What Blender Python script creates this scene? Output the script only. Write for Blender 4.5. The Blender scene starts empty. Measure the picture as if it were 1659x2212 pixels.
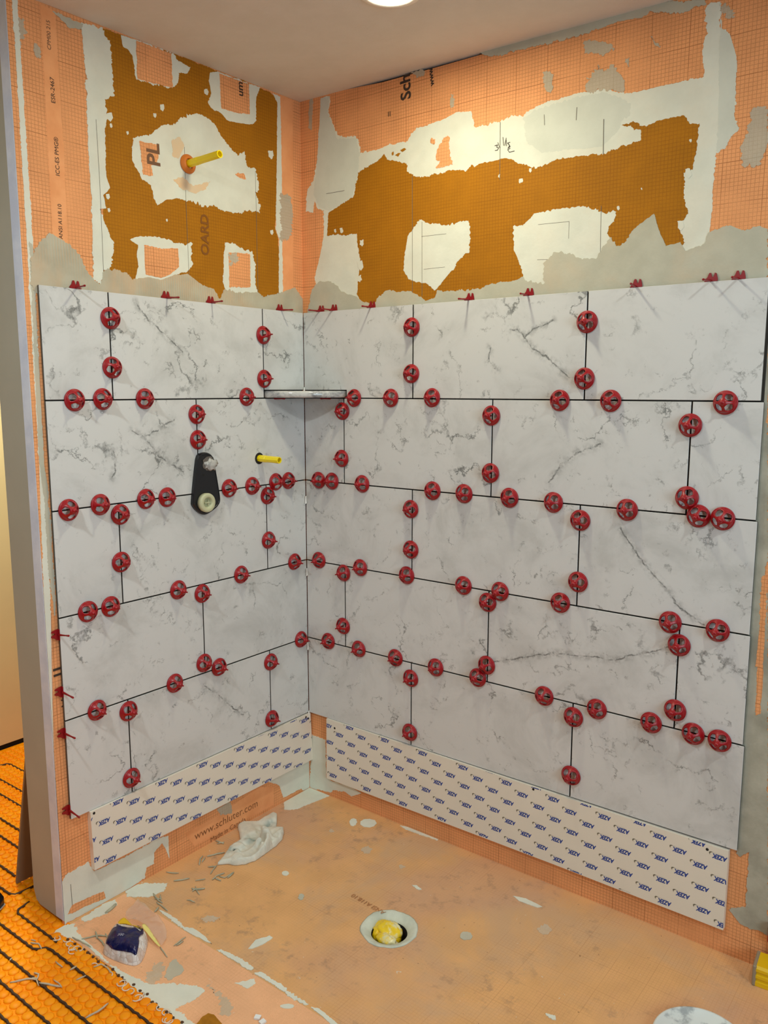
import bpy, bmesh, math, random
from mathutils import Vector, Matrix, noise
from mathutils.geometry import tessellate_polygon, delaunay_2d_cdt
random.seed(7)
SC = bpy.context.scene
COL = SC.collection

# ------------------------------------------------------------------ camera
cam_data = bpy.data.cameras.new('camera'); cam = bpy.data.objects.new('camera', cam_data); COL.objects.link(cam)
cam_data.sensor_fit = 'HORIZONTAL'; cam_data.sensor_width = 36.0
cam_data.lens = 36.0 * 1757.93 / 1659.0
cam_data.clip_start = 0.05
r_ = Vector((0.791963367, 0.610568580, 0.000188089)); u_ = Vector((-0.09083485, 0.11751648, 0.98890794)); f_ = Vector((-0.60377401, 0.78319594, -0.14852965))
cam.matrix_world = Matrix(((r_.x, u_.x, -f_.x, 2.10357643), (r_.y, u_.y, -f_.y, -2.24245524), (r_.z, u_.z, -f_.z, 1.58395774), (0, 0, 0, 1)))
SC.camera = cam

# ------------------------------------------------------------------ world, lights, exposure
w = bpy.data.worlds.new('room_ambient'); SC.world = w; w.use_nodes = True
w.node_tree.nodes['Background'].inputs[0].default_value = (0.92, 0.90, 0.88, 1)
w.node_tree.nodes['Background'].inputs[1].default_value = 0.03
def area(name, loc, target, power, color, size, size_y=None, shape='DISK', spread=math.pi):
    d = bpy.data.lights.new(name, 'AREA'); d.energy = power; d.color = color; d.shape = shape; d.size = size
    if size_y: d.size_y = size_y
    d.spread = spread
    o = bpy.data.objects.new(name, d); COL.objects.link(o); o.location = loc
    o.rotation_euler = (Vector(target) - Vector(loc)).to_track_quat('-Z', 'Y').to_euler()
    return o
LAMP = (0.75, -0.46)
CEIL = 2.597
area('shower_lamp_light', (LAMP[0], LAMP[1], 2.572), (LAMP[0], LAMP[1], 0), 6.9, (0.98, 0.96, 0.72), 0.12)
area('bathroom_lamp_light', (2.25, -0.95, CEIL - 0.05), (2.25, -0.95, 0), 10, (0.90, 0.98, 0.94), 0.12)
area('floor_fill_light', (0.75, -2.05, CEIL - 0.06), (0.75, -2.05, 0), 20, (0.88, 0.97, 0.98), 0.16)  # added overhead fill to brighten the floor, no lamp known there
area('back_room_lamp_light', (-0.75, -0.75, CEIL - 0.3), (-1.0, -0.6, 0), 26, (0.94, 0.92, 0.72), 0.2)
area('window_daylight', (4.3, -1.9, 1.55), (0, -0.9, 1.3), 50, (0.68, 0.88, 1.0), 1.2, 1.4, 'RECTANGLE')
area('doorway_daylight', (0.6, -4.6, 1.4), (0.6, -1, 0.6), 5, (0.88, 0.95, 1.0), 1.1, 1.9, 'RECTANGLE')
vs = SC.view_settings
vs.view_transform = 'Standard'; vs.look = 'None'; vs.exposure = 0.0; vs.gamma = 1.0; vs.use_curve_mapping = False

# ------------------------------------------------------------------ helpers
def lin(c): c /= 255.0; return c / 12.92 if c <= 0.04045 else ((c + 0.055) / 1.055) ** 2.4
def rgb(r, g, b): return (lin(r), lin(g), lin(b), 1.0)
def obj(name, me, mat=None, parent=None):
    if isinstance(me, bmesh.types.BMesh):
        bm = me; me = bpy.data.meshes.new(name); bm.to_mesh(me); bm.free()
    o = bpy.data.objects.new(name, me); COL.objects.link(o)
    if mat is not None:
        if not me.materials: me.materials.append(mat)
    if parent is not None: o.parent = parent
    return o
def empty(name, mat4=None, label=None, cat=None, group=None):
    o = bpy.data.objects.new(name, None); COL.objects.link(o); o.empty_display_size = 0.02
    if mat4 is not None: o.matrix_world = mat4
    if label: tag(o, label, cat, group)
    return o
def tag(o, label, cat, group=None):
    o['label'] = label; o['category'] = cat
    if group: o['group'] = group
    return o
def struct(o): o['kind'] = 'structure'; return o
def smooth(o):
    for p in o.data.polygons: p.use_smooth = True
    return o
def box(bm, x0, y0, z0, x1, y1, z1, bevel=0.0):
    r = bmesh.ops.create_cube(bm, size=1.0)
    for v in r['verts']:
        v.co = Vector((x0 if v.co.x < 0 else x1, y0 if v.co.y < 0 else y1, z0 if v.co.z < 0 else z1))
    if bevel > 0:
        es = list({e for v in r['verts'] for e in v.link_edges})
        bmesh.ops.bevel(bm, geom=es, offset=bevel, segments=1, affect='EDGES')
    return bm
def lathe(bm, prof, n=32, M=None, close=False):
    rings = []
    for (r, z) in prof:
        if r < 1e-6: rings.append([bm.verts.new((0, 0, z))])
        else: rings.append([bm.verts.new((r * math.cos(2 * math.pi * k / n), r * math.sin(2 * math.pi * k / n), z)) for k in range(n)])
    for a, b in zip(rings, rings[1:]):
        for k in range(n):
            q = [a[k % len(a)], a[(k + 1) % len(a)], b[(k + 1) % len(b)], b[k % len(b)]]
            q2 = []
            for v in q:
                if v not in q2: q2.append(v)
            if len(q2) >= 3: bm.faces.new(q2)
    if M is not None: bmesh.ops.transform(bm, matrix=M, verts=[v for r in rings for v in r])
    return bm
def tube(bm, pts, rad, n=6):
    """round strand along points with capped, tapered ends; rad may be a list"""
    pts = [Vector(p) for p in pts]; rings = []
    for i, p in enumerate(pts):
        t = (pts[min(i + 1, len(pts) - 1)] - pts[max(i - 1, 0)]).normalized()
        a = t.cross(Vector((0, 0, 1)))
        if a.length < 1e-3: a = t.cross(Vector((1, 0, 0)))
        a.normalize(); b = t.cross(a)
        r = rad[i] if isinstance(rad, (list, tuple)) else rad
        rings.append([bm.verts.new(p + r * (math.cos(2 * math.pi * k / n) * a + math.sin(2 * math.pi * k / n) * b)) for k in range(n)])
    for ra, rb in zip(rings, rings[1:]):
        for k in range(n): bm.faces.new((ra[k], ra[(k + 1) % n], rb[(k + 1) % n], rb[k]))
    bm.faces.new(rings[0][::-1]); bm.faces.new(rings[-1])
    return bm
# frames: local x along the wall (to the viewer's right), local y up, local z out of the surface
def frame(wall, u, z, out=0.0):
    if wall == 'L': return Matrix(((0, 0, 1, out), (1, 0, 0, u), (0, 1, 0, z), (0, 0, 0, 1)))
    if wall == 'R': return Matrix(((1, 0, 0, u), (0, 0, -1, -out), (0, 1, 0, z), (0, 0, 0, 1)))
    return Matrix(((1, 0, 0, u), (0, 1, 0, z), (0, 0, 1, out), (0, 0, 0, 1)))
def prism(bm, poly, z0, z1, M=None):
    """closed plate from a polygon in local xy"""
    n = len(poly)
    a = sum(poly[i][0] * poly[(i + 1) % n][1] - poly[(i + 1) % n][0] * poly[i][1] for i in range(n))
    if a < 0: poly = poly[::-1]
    lo = [bm.verts.new((p[0], p[1], z0)) for p in poly]; hi = [bm.verts.new((p[0], p[1], z1)) for p in poly]
    tris = tessellate_polygon([[Vector((p[0], p[1], 0)) for p in poly]])
    for t in tris:
        a_, b_, c_ = t
        A, B, Cc = Vector(poly[a_]), Vector(poly[b_]), Vector(poly[c_])
        if (B - A).cross(Cc - A) < 0: b_, c_ = c_, b_
        try: bm.faces.new((hi[a_], hi[b_], hi[c_])); bm.faces.new((lo[c_], lo[b_], lo[a_]))
        except ValueError: pass
    for i in range(n):
        j = (i + 1) % n
        try: bm.faces.new((lo[i], lo[j], hi[j], hi[i]))
        except ValueError: pass
    if M is not None: bmesh.ops.transform(bm, matrix=M, verts=lo + hi)
    return bm

# ------------------------------------------------------------------ materials
class NT:
    def __init__(s, name, rough=0.6, spec=0.5):
        s.m = bpy.data.materials.new(name); s.m.use_nodes = True; s.t = s.m.node_tree; s.n = s.t.nodes
        s.b = s.n['Principled BSDF']; s.b.inputs['Roughness'].default_value = rough
        s.b.inputs['Specular IOR Level'].default_value = spec
    def node(s, k, **kw):
        n = s.n.new(k)
        for a, v in kw.items(): setattr(n, a, v)
        return n
    def put(s, sock, v):
        if isinstance(v, bpy.types.NodeSocket): s.t.links.new(v, sock)
        else: sock.default_value = v
    def math(s, op, a, b=0.0, c=0.0, clamp=False):
        n = s.node('ShaderNodeMath', operation=op, use_clamp=clamp)
        s.put(n.inputs[0], a); s.put(n.inputs[1], b); s.put(n.inputs[2], c); return n.outputs[0]
    def vec(s, op, a, b=(0, 0, 0), sc=1.0):
        n = s.node('ShaderNodeVectorMath', operation=op); s.put(n.inputs[0], a); s.put(n.inputs[1], b)
        if op == 'SCALE': s.put(n.inputs['Scale'], sc)
        return n.outputs['Value'] if op in ('LENGTH', 'DOT_PRODUCT', 'DISTANCE') else n.outputs['Vector']
    def coord(s): return s.node('ShaderNodeTexCoord').outputs['Object']
    def xyz(s, v):
        n = s.node('ShaderNodeSeparateXYZ'); s.put(n.inputs[0], v); return n.outputs
    def noise(s, v, scale, detail=4.0, rough=0.55, dist=0.0, col=False):
        n = s.node('ShaderNodeTexNoise'); s.put(n.inputs['Vector'], v); n.inputs['Scale'].default_value = scale
        n.inputs['Detail'].default_value = detail; n.inputs['Roughness'].default_value = rough; n.inputs['Distortion'].default_value = dist
        return n.outputs['Color' if col else 'Fac']
    def step(s, x, a, b, lo=0.0, hi=1.0):
        n = s.node('ShaderNodeMapRange', interpolation_type='SMOOTHSTEP'); s.put(n.inputs['Value'], x)
        n.inputs['From Min'].default_value = a; n.inputs['From Max'].default_value = b
        n.inputs['To Min'].default_value = lo; n.inputs['To Max'].default_value = hi; return n.outputs[0]
    def mix(s, f, a, b):
        n = s.node('ShaderNodeMix', data_type='RGBA'); s.put(n.inputs[0], f); s.put(n.inputs[6], a); s.put(n.inputs[7], b); return n.outputs[2]
    def color(s, c): s.put(s.b.inputs['Base Color'], c)
    def bump(s, h, dist=0.001, strength=1.0):
        n = s.node('ShaderNodeBump'); n.inputs['Distance'].default_value = dist; n.inputs['Strength'].default_value = strength
        s.put(n.inputs['Height'], h); s.t.links.new(n.outputs[0], s.b.inputs['Normal'])

AX = {'L': (1, 2), 'R': (0, 2), 'F': (0, 1)}
def fleece(name, wall, base, line, k_minor=0.45, k_major=0.7, dirt=None, dirtk=0.0, tint=None, patchy=0.0):
    """membrane fleece with its printed 10 mm grid"""
    s = NT(name, 0.75, 0.25); p = s.coord(); a = AX[wall]
    wob = s.math('MULTIPLY', s.math('SUBTRACT', s.noise(p, 5, 2), 0.5), 0.006)
    tot = None
    for k, ax in enumerate(a):
        x = s.math('ADD', s.xyz(p)[ax], wob)
        f = s.math('FRACT', s.math('DIVIDE', x, 0.01)); mn = s.math('LESS_THAN', s.math('ABSOLUTE', s.math('SUBTRACT', f, 0.5)), 0.065)
        f = s.math('FRACT', s.math('DIVIDE', x, 0.1)); mj = s.math('LESS_THAN', s.math('ABSOLUTE', s.math('SUBTRACT', f, 0.55)), 0.009)
        t = s.math('MAXIMUM', s.math('MULTIPLY', mn, k_minor), s.math('MULTIPLY', mj, k_major))
        tot = t if tot is None else s.math('MAXIMUM', tot, t)
    fade = s.step(s.noise(p, 7, 5), 0.25, 0.6, 0.35, 1.0)
    if patchy: fade = s.math('MULTIPLY', fade, s.step(s.noise(p, 2.2, 3), 0.42, 0.58, 1 - patchy, 1.0))
    tot = s.math('MULTIPLY', tot, fade)
    weave = s.noise(p, 420, 2)
    c = s.mix(s.step(s.noise(p, 9, 6), 0.3, 0.7), base, tuple(min(1, v * 0.88) for v in base[:3]) + (1,))
    c = s.mix(s.math('MULTIPLY', s.step(weave, 0.35, 0.7), 0.16), c, line)
    if tint: c = s.mix(s.step(s.noise(p, 14, 5), 0.52, 0.72, 0, 0.35), c, tint)
    if dirt:
        c = s.mix(s.step(s.noise(p, 2.6, 8, 0.65, 0.4), 0.44, 0.68, 0, dirtk), c, dirt)
        c = s.mix(s.step(s.noise(p, 38, 3, 0.6), 0.68, 0.76, 0, 0.5), c, dirt)
        c = s.mix(s.step(s.noise(p, 1.7, 3, 0.5), 0.5, 0.66, 0, 0.5), c, rgb(204, 158, 132))
        c = s.mix(s.math('MULTIPLY', s.step(s.noise(p, 3.4, 4, 0.6), 0.48, 0.62), s.step(s.noise(p, 22, 6, 0.7), 0.50, 0.66, 0, 0.55)), c, rgb(164, 132, 104))
        c = s.mix(s.step(s.noise(p, 70, 2, 0.5), 0.735, 0.77, 0, 0.8), c, rgb(126, 92, 64))
        c = s.mix(s.step(s.noise(p, 55, 3, 0.6, 1.0), 0.715, 0.75, 0, 0.75), c, rgb(226, 216, 196))
    c = s.mix(tot, c, line); s.color(c); s.bump(weave, 0.0006, 0.35)
    return s.m
def plaster(name, c0, c1, tint=None, tk=0.0, ridge=None, rough=0.85, axis=None):
    s = NT(name, rough, 0.25); p = s.coord()
    c = s.mix(s.step(s.noise(p, 11, 7, 0.6), 0.3, 0.7), c0, c1)
    if tint: c = s.mix(s.step(s.noise(p, 6, 6, 0.6, 0.3), 0.42, 0.7, 0, tk), c, tint)
    h = s.noise(p, 60, 6, 0.65)
    if ridge:
        wv = s.math('SINE', s.math('MULTIPLY', s.math('ADD', s.xyz(p)[ridge], s.math('MULTIPLY', s.noise(p, 9, 2), 0.006)), 2 * math.pi / 0.0085))
        k = s.step(s.noise(p, 4, 2), 0.40, 0.58)
        h = s.math('ADD', h, s.math('MULTIPLY', s.math('MULTIPLY', wv, 0.5), k))
        c = s.mix(s.math('MULTIPLY', s.step(wv, -0.2, 0.9), s.math('MULTIPLY', k, 0.28)), c, tint or c1)
    s.color(c); s.bump(h, 0.0015, 0.5)
    return s.m
ORANGE = rgb(248, 172, 114); OLINE = rgb(138, 78, 38); OCHRE = rgb(180, 116, 10); OCLINE = rgb(122, 68, 8)
MAT = {}
for w_ in 'LR':
    MAT['orange' + w_] = fleece('orange_fleece_' + w_.lower(), w_, ORANGE, OLINE)
    MAT['ochre' + w_] = fleece('ochre_fleece_' + w_.lower(), w_, OCHRE, OCLINE, 0.5, 0.5)
    MAT['smear' + w_] = fleece('smeared_fleece_' + w_.lower(), w_, rgb(200, 184, 160), rgb(160, 134, 106), 0.28, 0.4, tint=rgb(182, 180, 164))
MAT['smearF'] = fleece('smeared_floor_fleece', 'F', rgb(216, 190, 160), rgb(180, 145, 110), 0.15, 0.2, tint=rgb(205, 202, 188))
MAT['plainL'] = plaster('plain_orange_band', rgb(248, 174, 118), rgb(236, 158, 102))
MAT['peachL'] = plaster('peach_wash', rgb(236, 196, 150), rgb(222, 200, 168))
WH = plaster('dried_white_thinset', rgb(228, 229, 214), rgb(218, 219, 204), rgb(232, 214, 188), 0.2)
MAT['paleR'] = plaster('second_coat_thinset', rgb(216, 218, 204), rgb(208, 210, 196))
MAT['whiteL'] = MAT['whiteR'] = MAT['whiteF'] = WH
GR = plaster('grey_thinset', rgb(196, 193, 174), rgb(184, 181, 162), rgb(208, 186, 156), 0.4)
MAT['greyR'] = MAT['greyF'] = MAT['greyL'] = GR
MAT['ridgedL'] = plaster('ridged_thinset', rgb(192, 186, 164), rgb(176, 168, 146), rgb(214, 172, 130), 0.55, ridge=1)
MAT['ridgedR'] = plaster('combed_thinset', rgb(188, 184, 166), rgb(168, 164, 146), rgb(122, 118, 104), 0.55, ridge=0)
FLOORM = fleece('floor_membrane', 'F', rgb(236, 180, 120), rgb(186, 130, 80), 0.26, 0.42, dirt=rgb(206, 168, 132), dirtk=0.75, tint=rgb(226, 170, 120), patchy=0.7)
MAT['bandF'] = fleece('floor_band_membrane', 'F', rgb(252, 192, 144), rgb(190, 124, 76), 0.14, 0.2, dirt=rgb(236, 182, 140), dirtk=0.4, patchy=0.8)
def flat(name, c, rough=0.5, spec=0.5, mottle=0.0, sc=20):
    s = NT(name, rough, spec)
    if mottle:
        p = s.coord(); s.color(s.mix(s.step(s.noise(p, sc, 5), 0.3, 0.7), c, tuple(v * (1 - mottle) for v in c[:3]) + (1,)))
    else: s.color(c)
    return s.m
INK = {'ink': flat('dark_ink', rgb(62, 46, 36), 0.8), 'inkfade': flat('faded_ink', rgb(120, 84, 58), 0.8), 'inkochre': flat('soaked_ink', rgb(132, 78, 10), 0.8),
       'inkbrown': flat('brown_ink', rgb(150, 94, 54), 0.8), 'inkfloor': flat('worn_floor_ink', rgb(178, 122, 76), 0.85), 'pencil': flat('pencil_graphite', rgb(112, 104, 92), 0.8)}
RED = flat('red_plastic', rgb(162, 8, 20), 0.35, 0.5, 0.12, 60)
REDP = flat('dark_red_plastic', rgb(142, 8, 20), 0.4, 0.5)
def marble(name, base, cloud, vein, gloss=0.35, sc=1.0, amount=1.0, guide=None):
    s = NT(name, gloss, 0.4); p0 = s.coord(); oi = s.node('ShaderNodeObjectInfo')
    off = s.vec('SCALE', (37.3, 11.7, 53.9), sc=oi.outputs['Random'])
    p = s.vec('ADD', p0, off)
    c = s.mix(s.step(s.noise(p, 4.5 * sc, 8, 0.66, 0.5), 0.43, 0.70, 0, 0.7), base, cloud)
    warp = s.vec('SCALE', s.vec('SUBTRACT', s.noise(p, 16 * sc, 6, 0.7, col=True), (0.5, 0.5, 0.5)), sc=0.10 / sc)
    q = s.vec('ADD', p, warp)
    v1 = s.math('SUBTRACT', 1.0, s.step(s.math('ABSOLUTE', s.math('SUBTRACT', s.noise(q, 4.2 * sc, 2, 0.5), 0.5)), 0.0, 0.011))
    m1 = s.step(s.noise(p, 7 * sc, 6, 0.7), 0.47, 0.63)
    v2 = s.math('SUBTRACT', 1.0, s.step(s.math('ABSOLUTE', s.math('SUBTRACT', s.noise(q, 9 * sc, 2, 0.5), 0.47)), 0.0, 0.02))
    m2 = s.step(s.noise(p, 11 * sc, 5, 0.7), 0.52, 0.66)
    v = s.math('MAXIMUM', s.math('MULTIPLY', v1, m1), s.math('MULTIPLY', s.math('MULTIPLY', v2, m2), 0.75))
    fl = s.step(s.noise(q, 30 * sc, 4, 0.65), 0.64, 0.72, 0, 0.5)
    v = s.math('MULTIPLY', s.math('MAXIMUM', v, fl), amount, clamp=True)
    if guide:            # a vein printed along a line of the tile's own face
        pw = s.vec('ADD', p0, s.vec('SCALE', s.vec('SUBTRACT', s.noise(p0, 26, 6, 0.7, col=True), (0.5, 0.5, 0.5)), sc=0.030))
        best = None
        for (ax, ay, bx, by) in guide:
            ab = Vector((bx - ax, by - ay, 0)); L2 = ab.length_squared
            ap = s.vec('SUBTRACT', pw, (ax, ay, 0)); ap = s.vec('MULTIPLY', ap, (1, 1, 0))
            t = s.math('DIVIDE', s.vec('DOT_PRODUCT', ap, tuple(ab)), L2, clamp=True)
            d = s.vec('LENGTH', s.vec('SUBTRACT', ap, s.vec('SCALE', tuple(ab), sc=t)))
            best = d if best is None else s.math('MINIMUM', best, d)
        core = s.math('MULTIPLY', s.step(best, 0.0006, 0.0042, 1, 0), s.step(s.noise(p0, 24, 5, 0.7), 0.37, 0.55))
        halo = s.math('MULTIPLY', s.step(best, 0.0, 0.022, 0.5, 0), s.step(s.noise(p0, 40, 5, 0.7), 0.42, 0.62))
        v = s.math('MAXIMUM', v, s.math('MAXIMUM', core, halo))
    s.color(s.mix(s.math('MULTIPLY', v, 0.85), c, vein))
    return s.m
MB = (rgb(214, 214, 211), rgb(188, 188, 184), rgb(96, 98, 96))
TILE = marble('white_marble_print', *MB)
s_ = NT('polished_grey_marble', 0.09, 0.5); p_ = s_.coord()
c_ = s_.mix(s_.step(s_.noise(p_, 16, 7, 0.65, 0.6), 0.40, 0.66), rgb(206, 206, 202), rgb(126, 128, 132)); c_ = s_.mix(s_.step(s_.noise(p_, 46, 6, 0.7), 0.56, 0.70, 0, 0.8), c_, rgb(66, 68, 74)); s_.color(c_); SHELFM = s_.m
TILESIDE = flat('tile_body', rgb(84, 80, 70), 0.8)
CEILM = plaster('ceiling_paint', rgb(226, 222, 216), rgb(221, 217, 210), rough=0.9)
PAINT = flat('primed_drywall', rgb(180, 178, 162), 0.85, 0.2, 0.06, 6)
COMPOUND = plaster('joint_compound', rgb(226, 234, 246), rgb(206, 216, 234))
DARK = flat('dark_gap', rgb(30, 26, 22), 0.9)  # near-black stands in for the shade inside gaps and holes
YEL = flat('yellow_plastic', rgb(250, 226, 20), 0.3, 0.5)
BLACK = flat('black_plastic', rgb(18, 20, 24), 0.35, 0.5)
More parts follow.
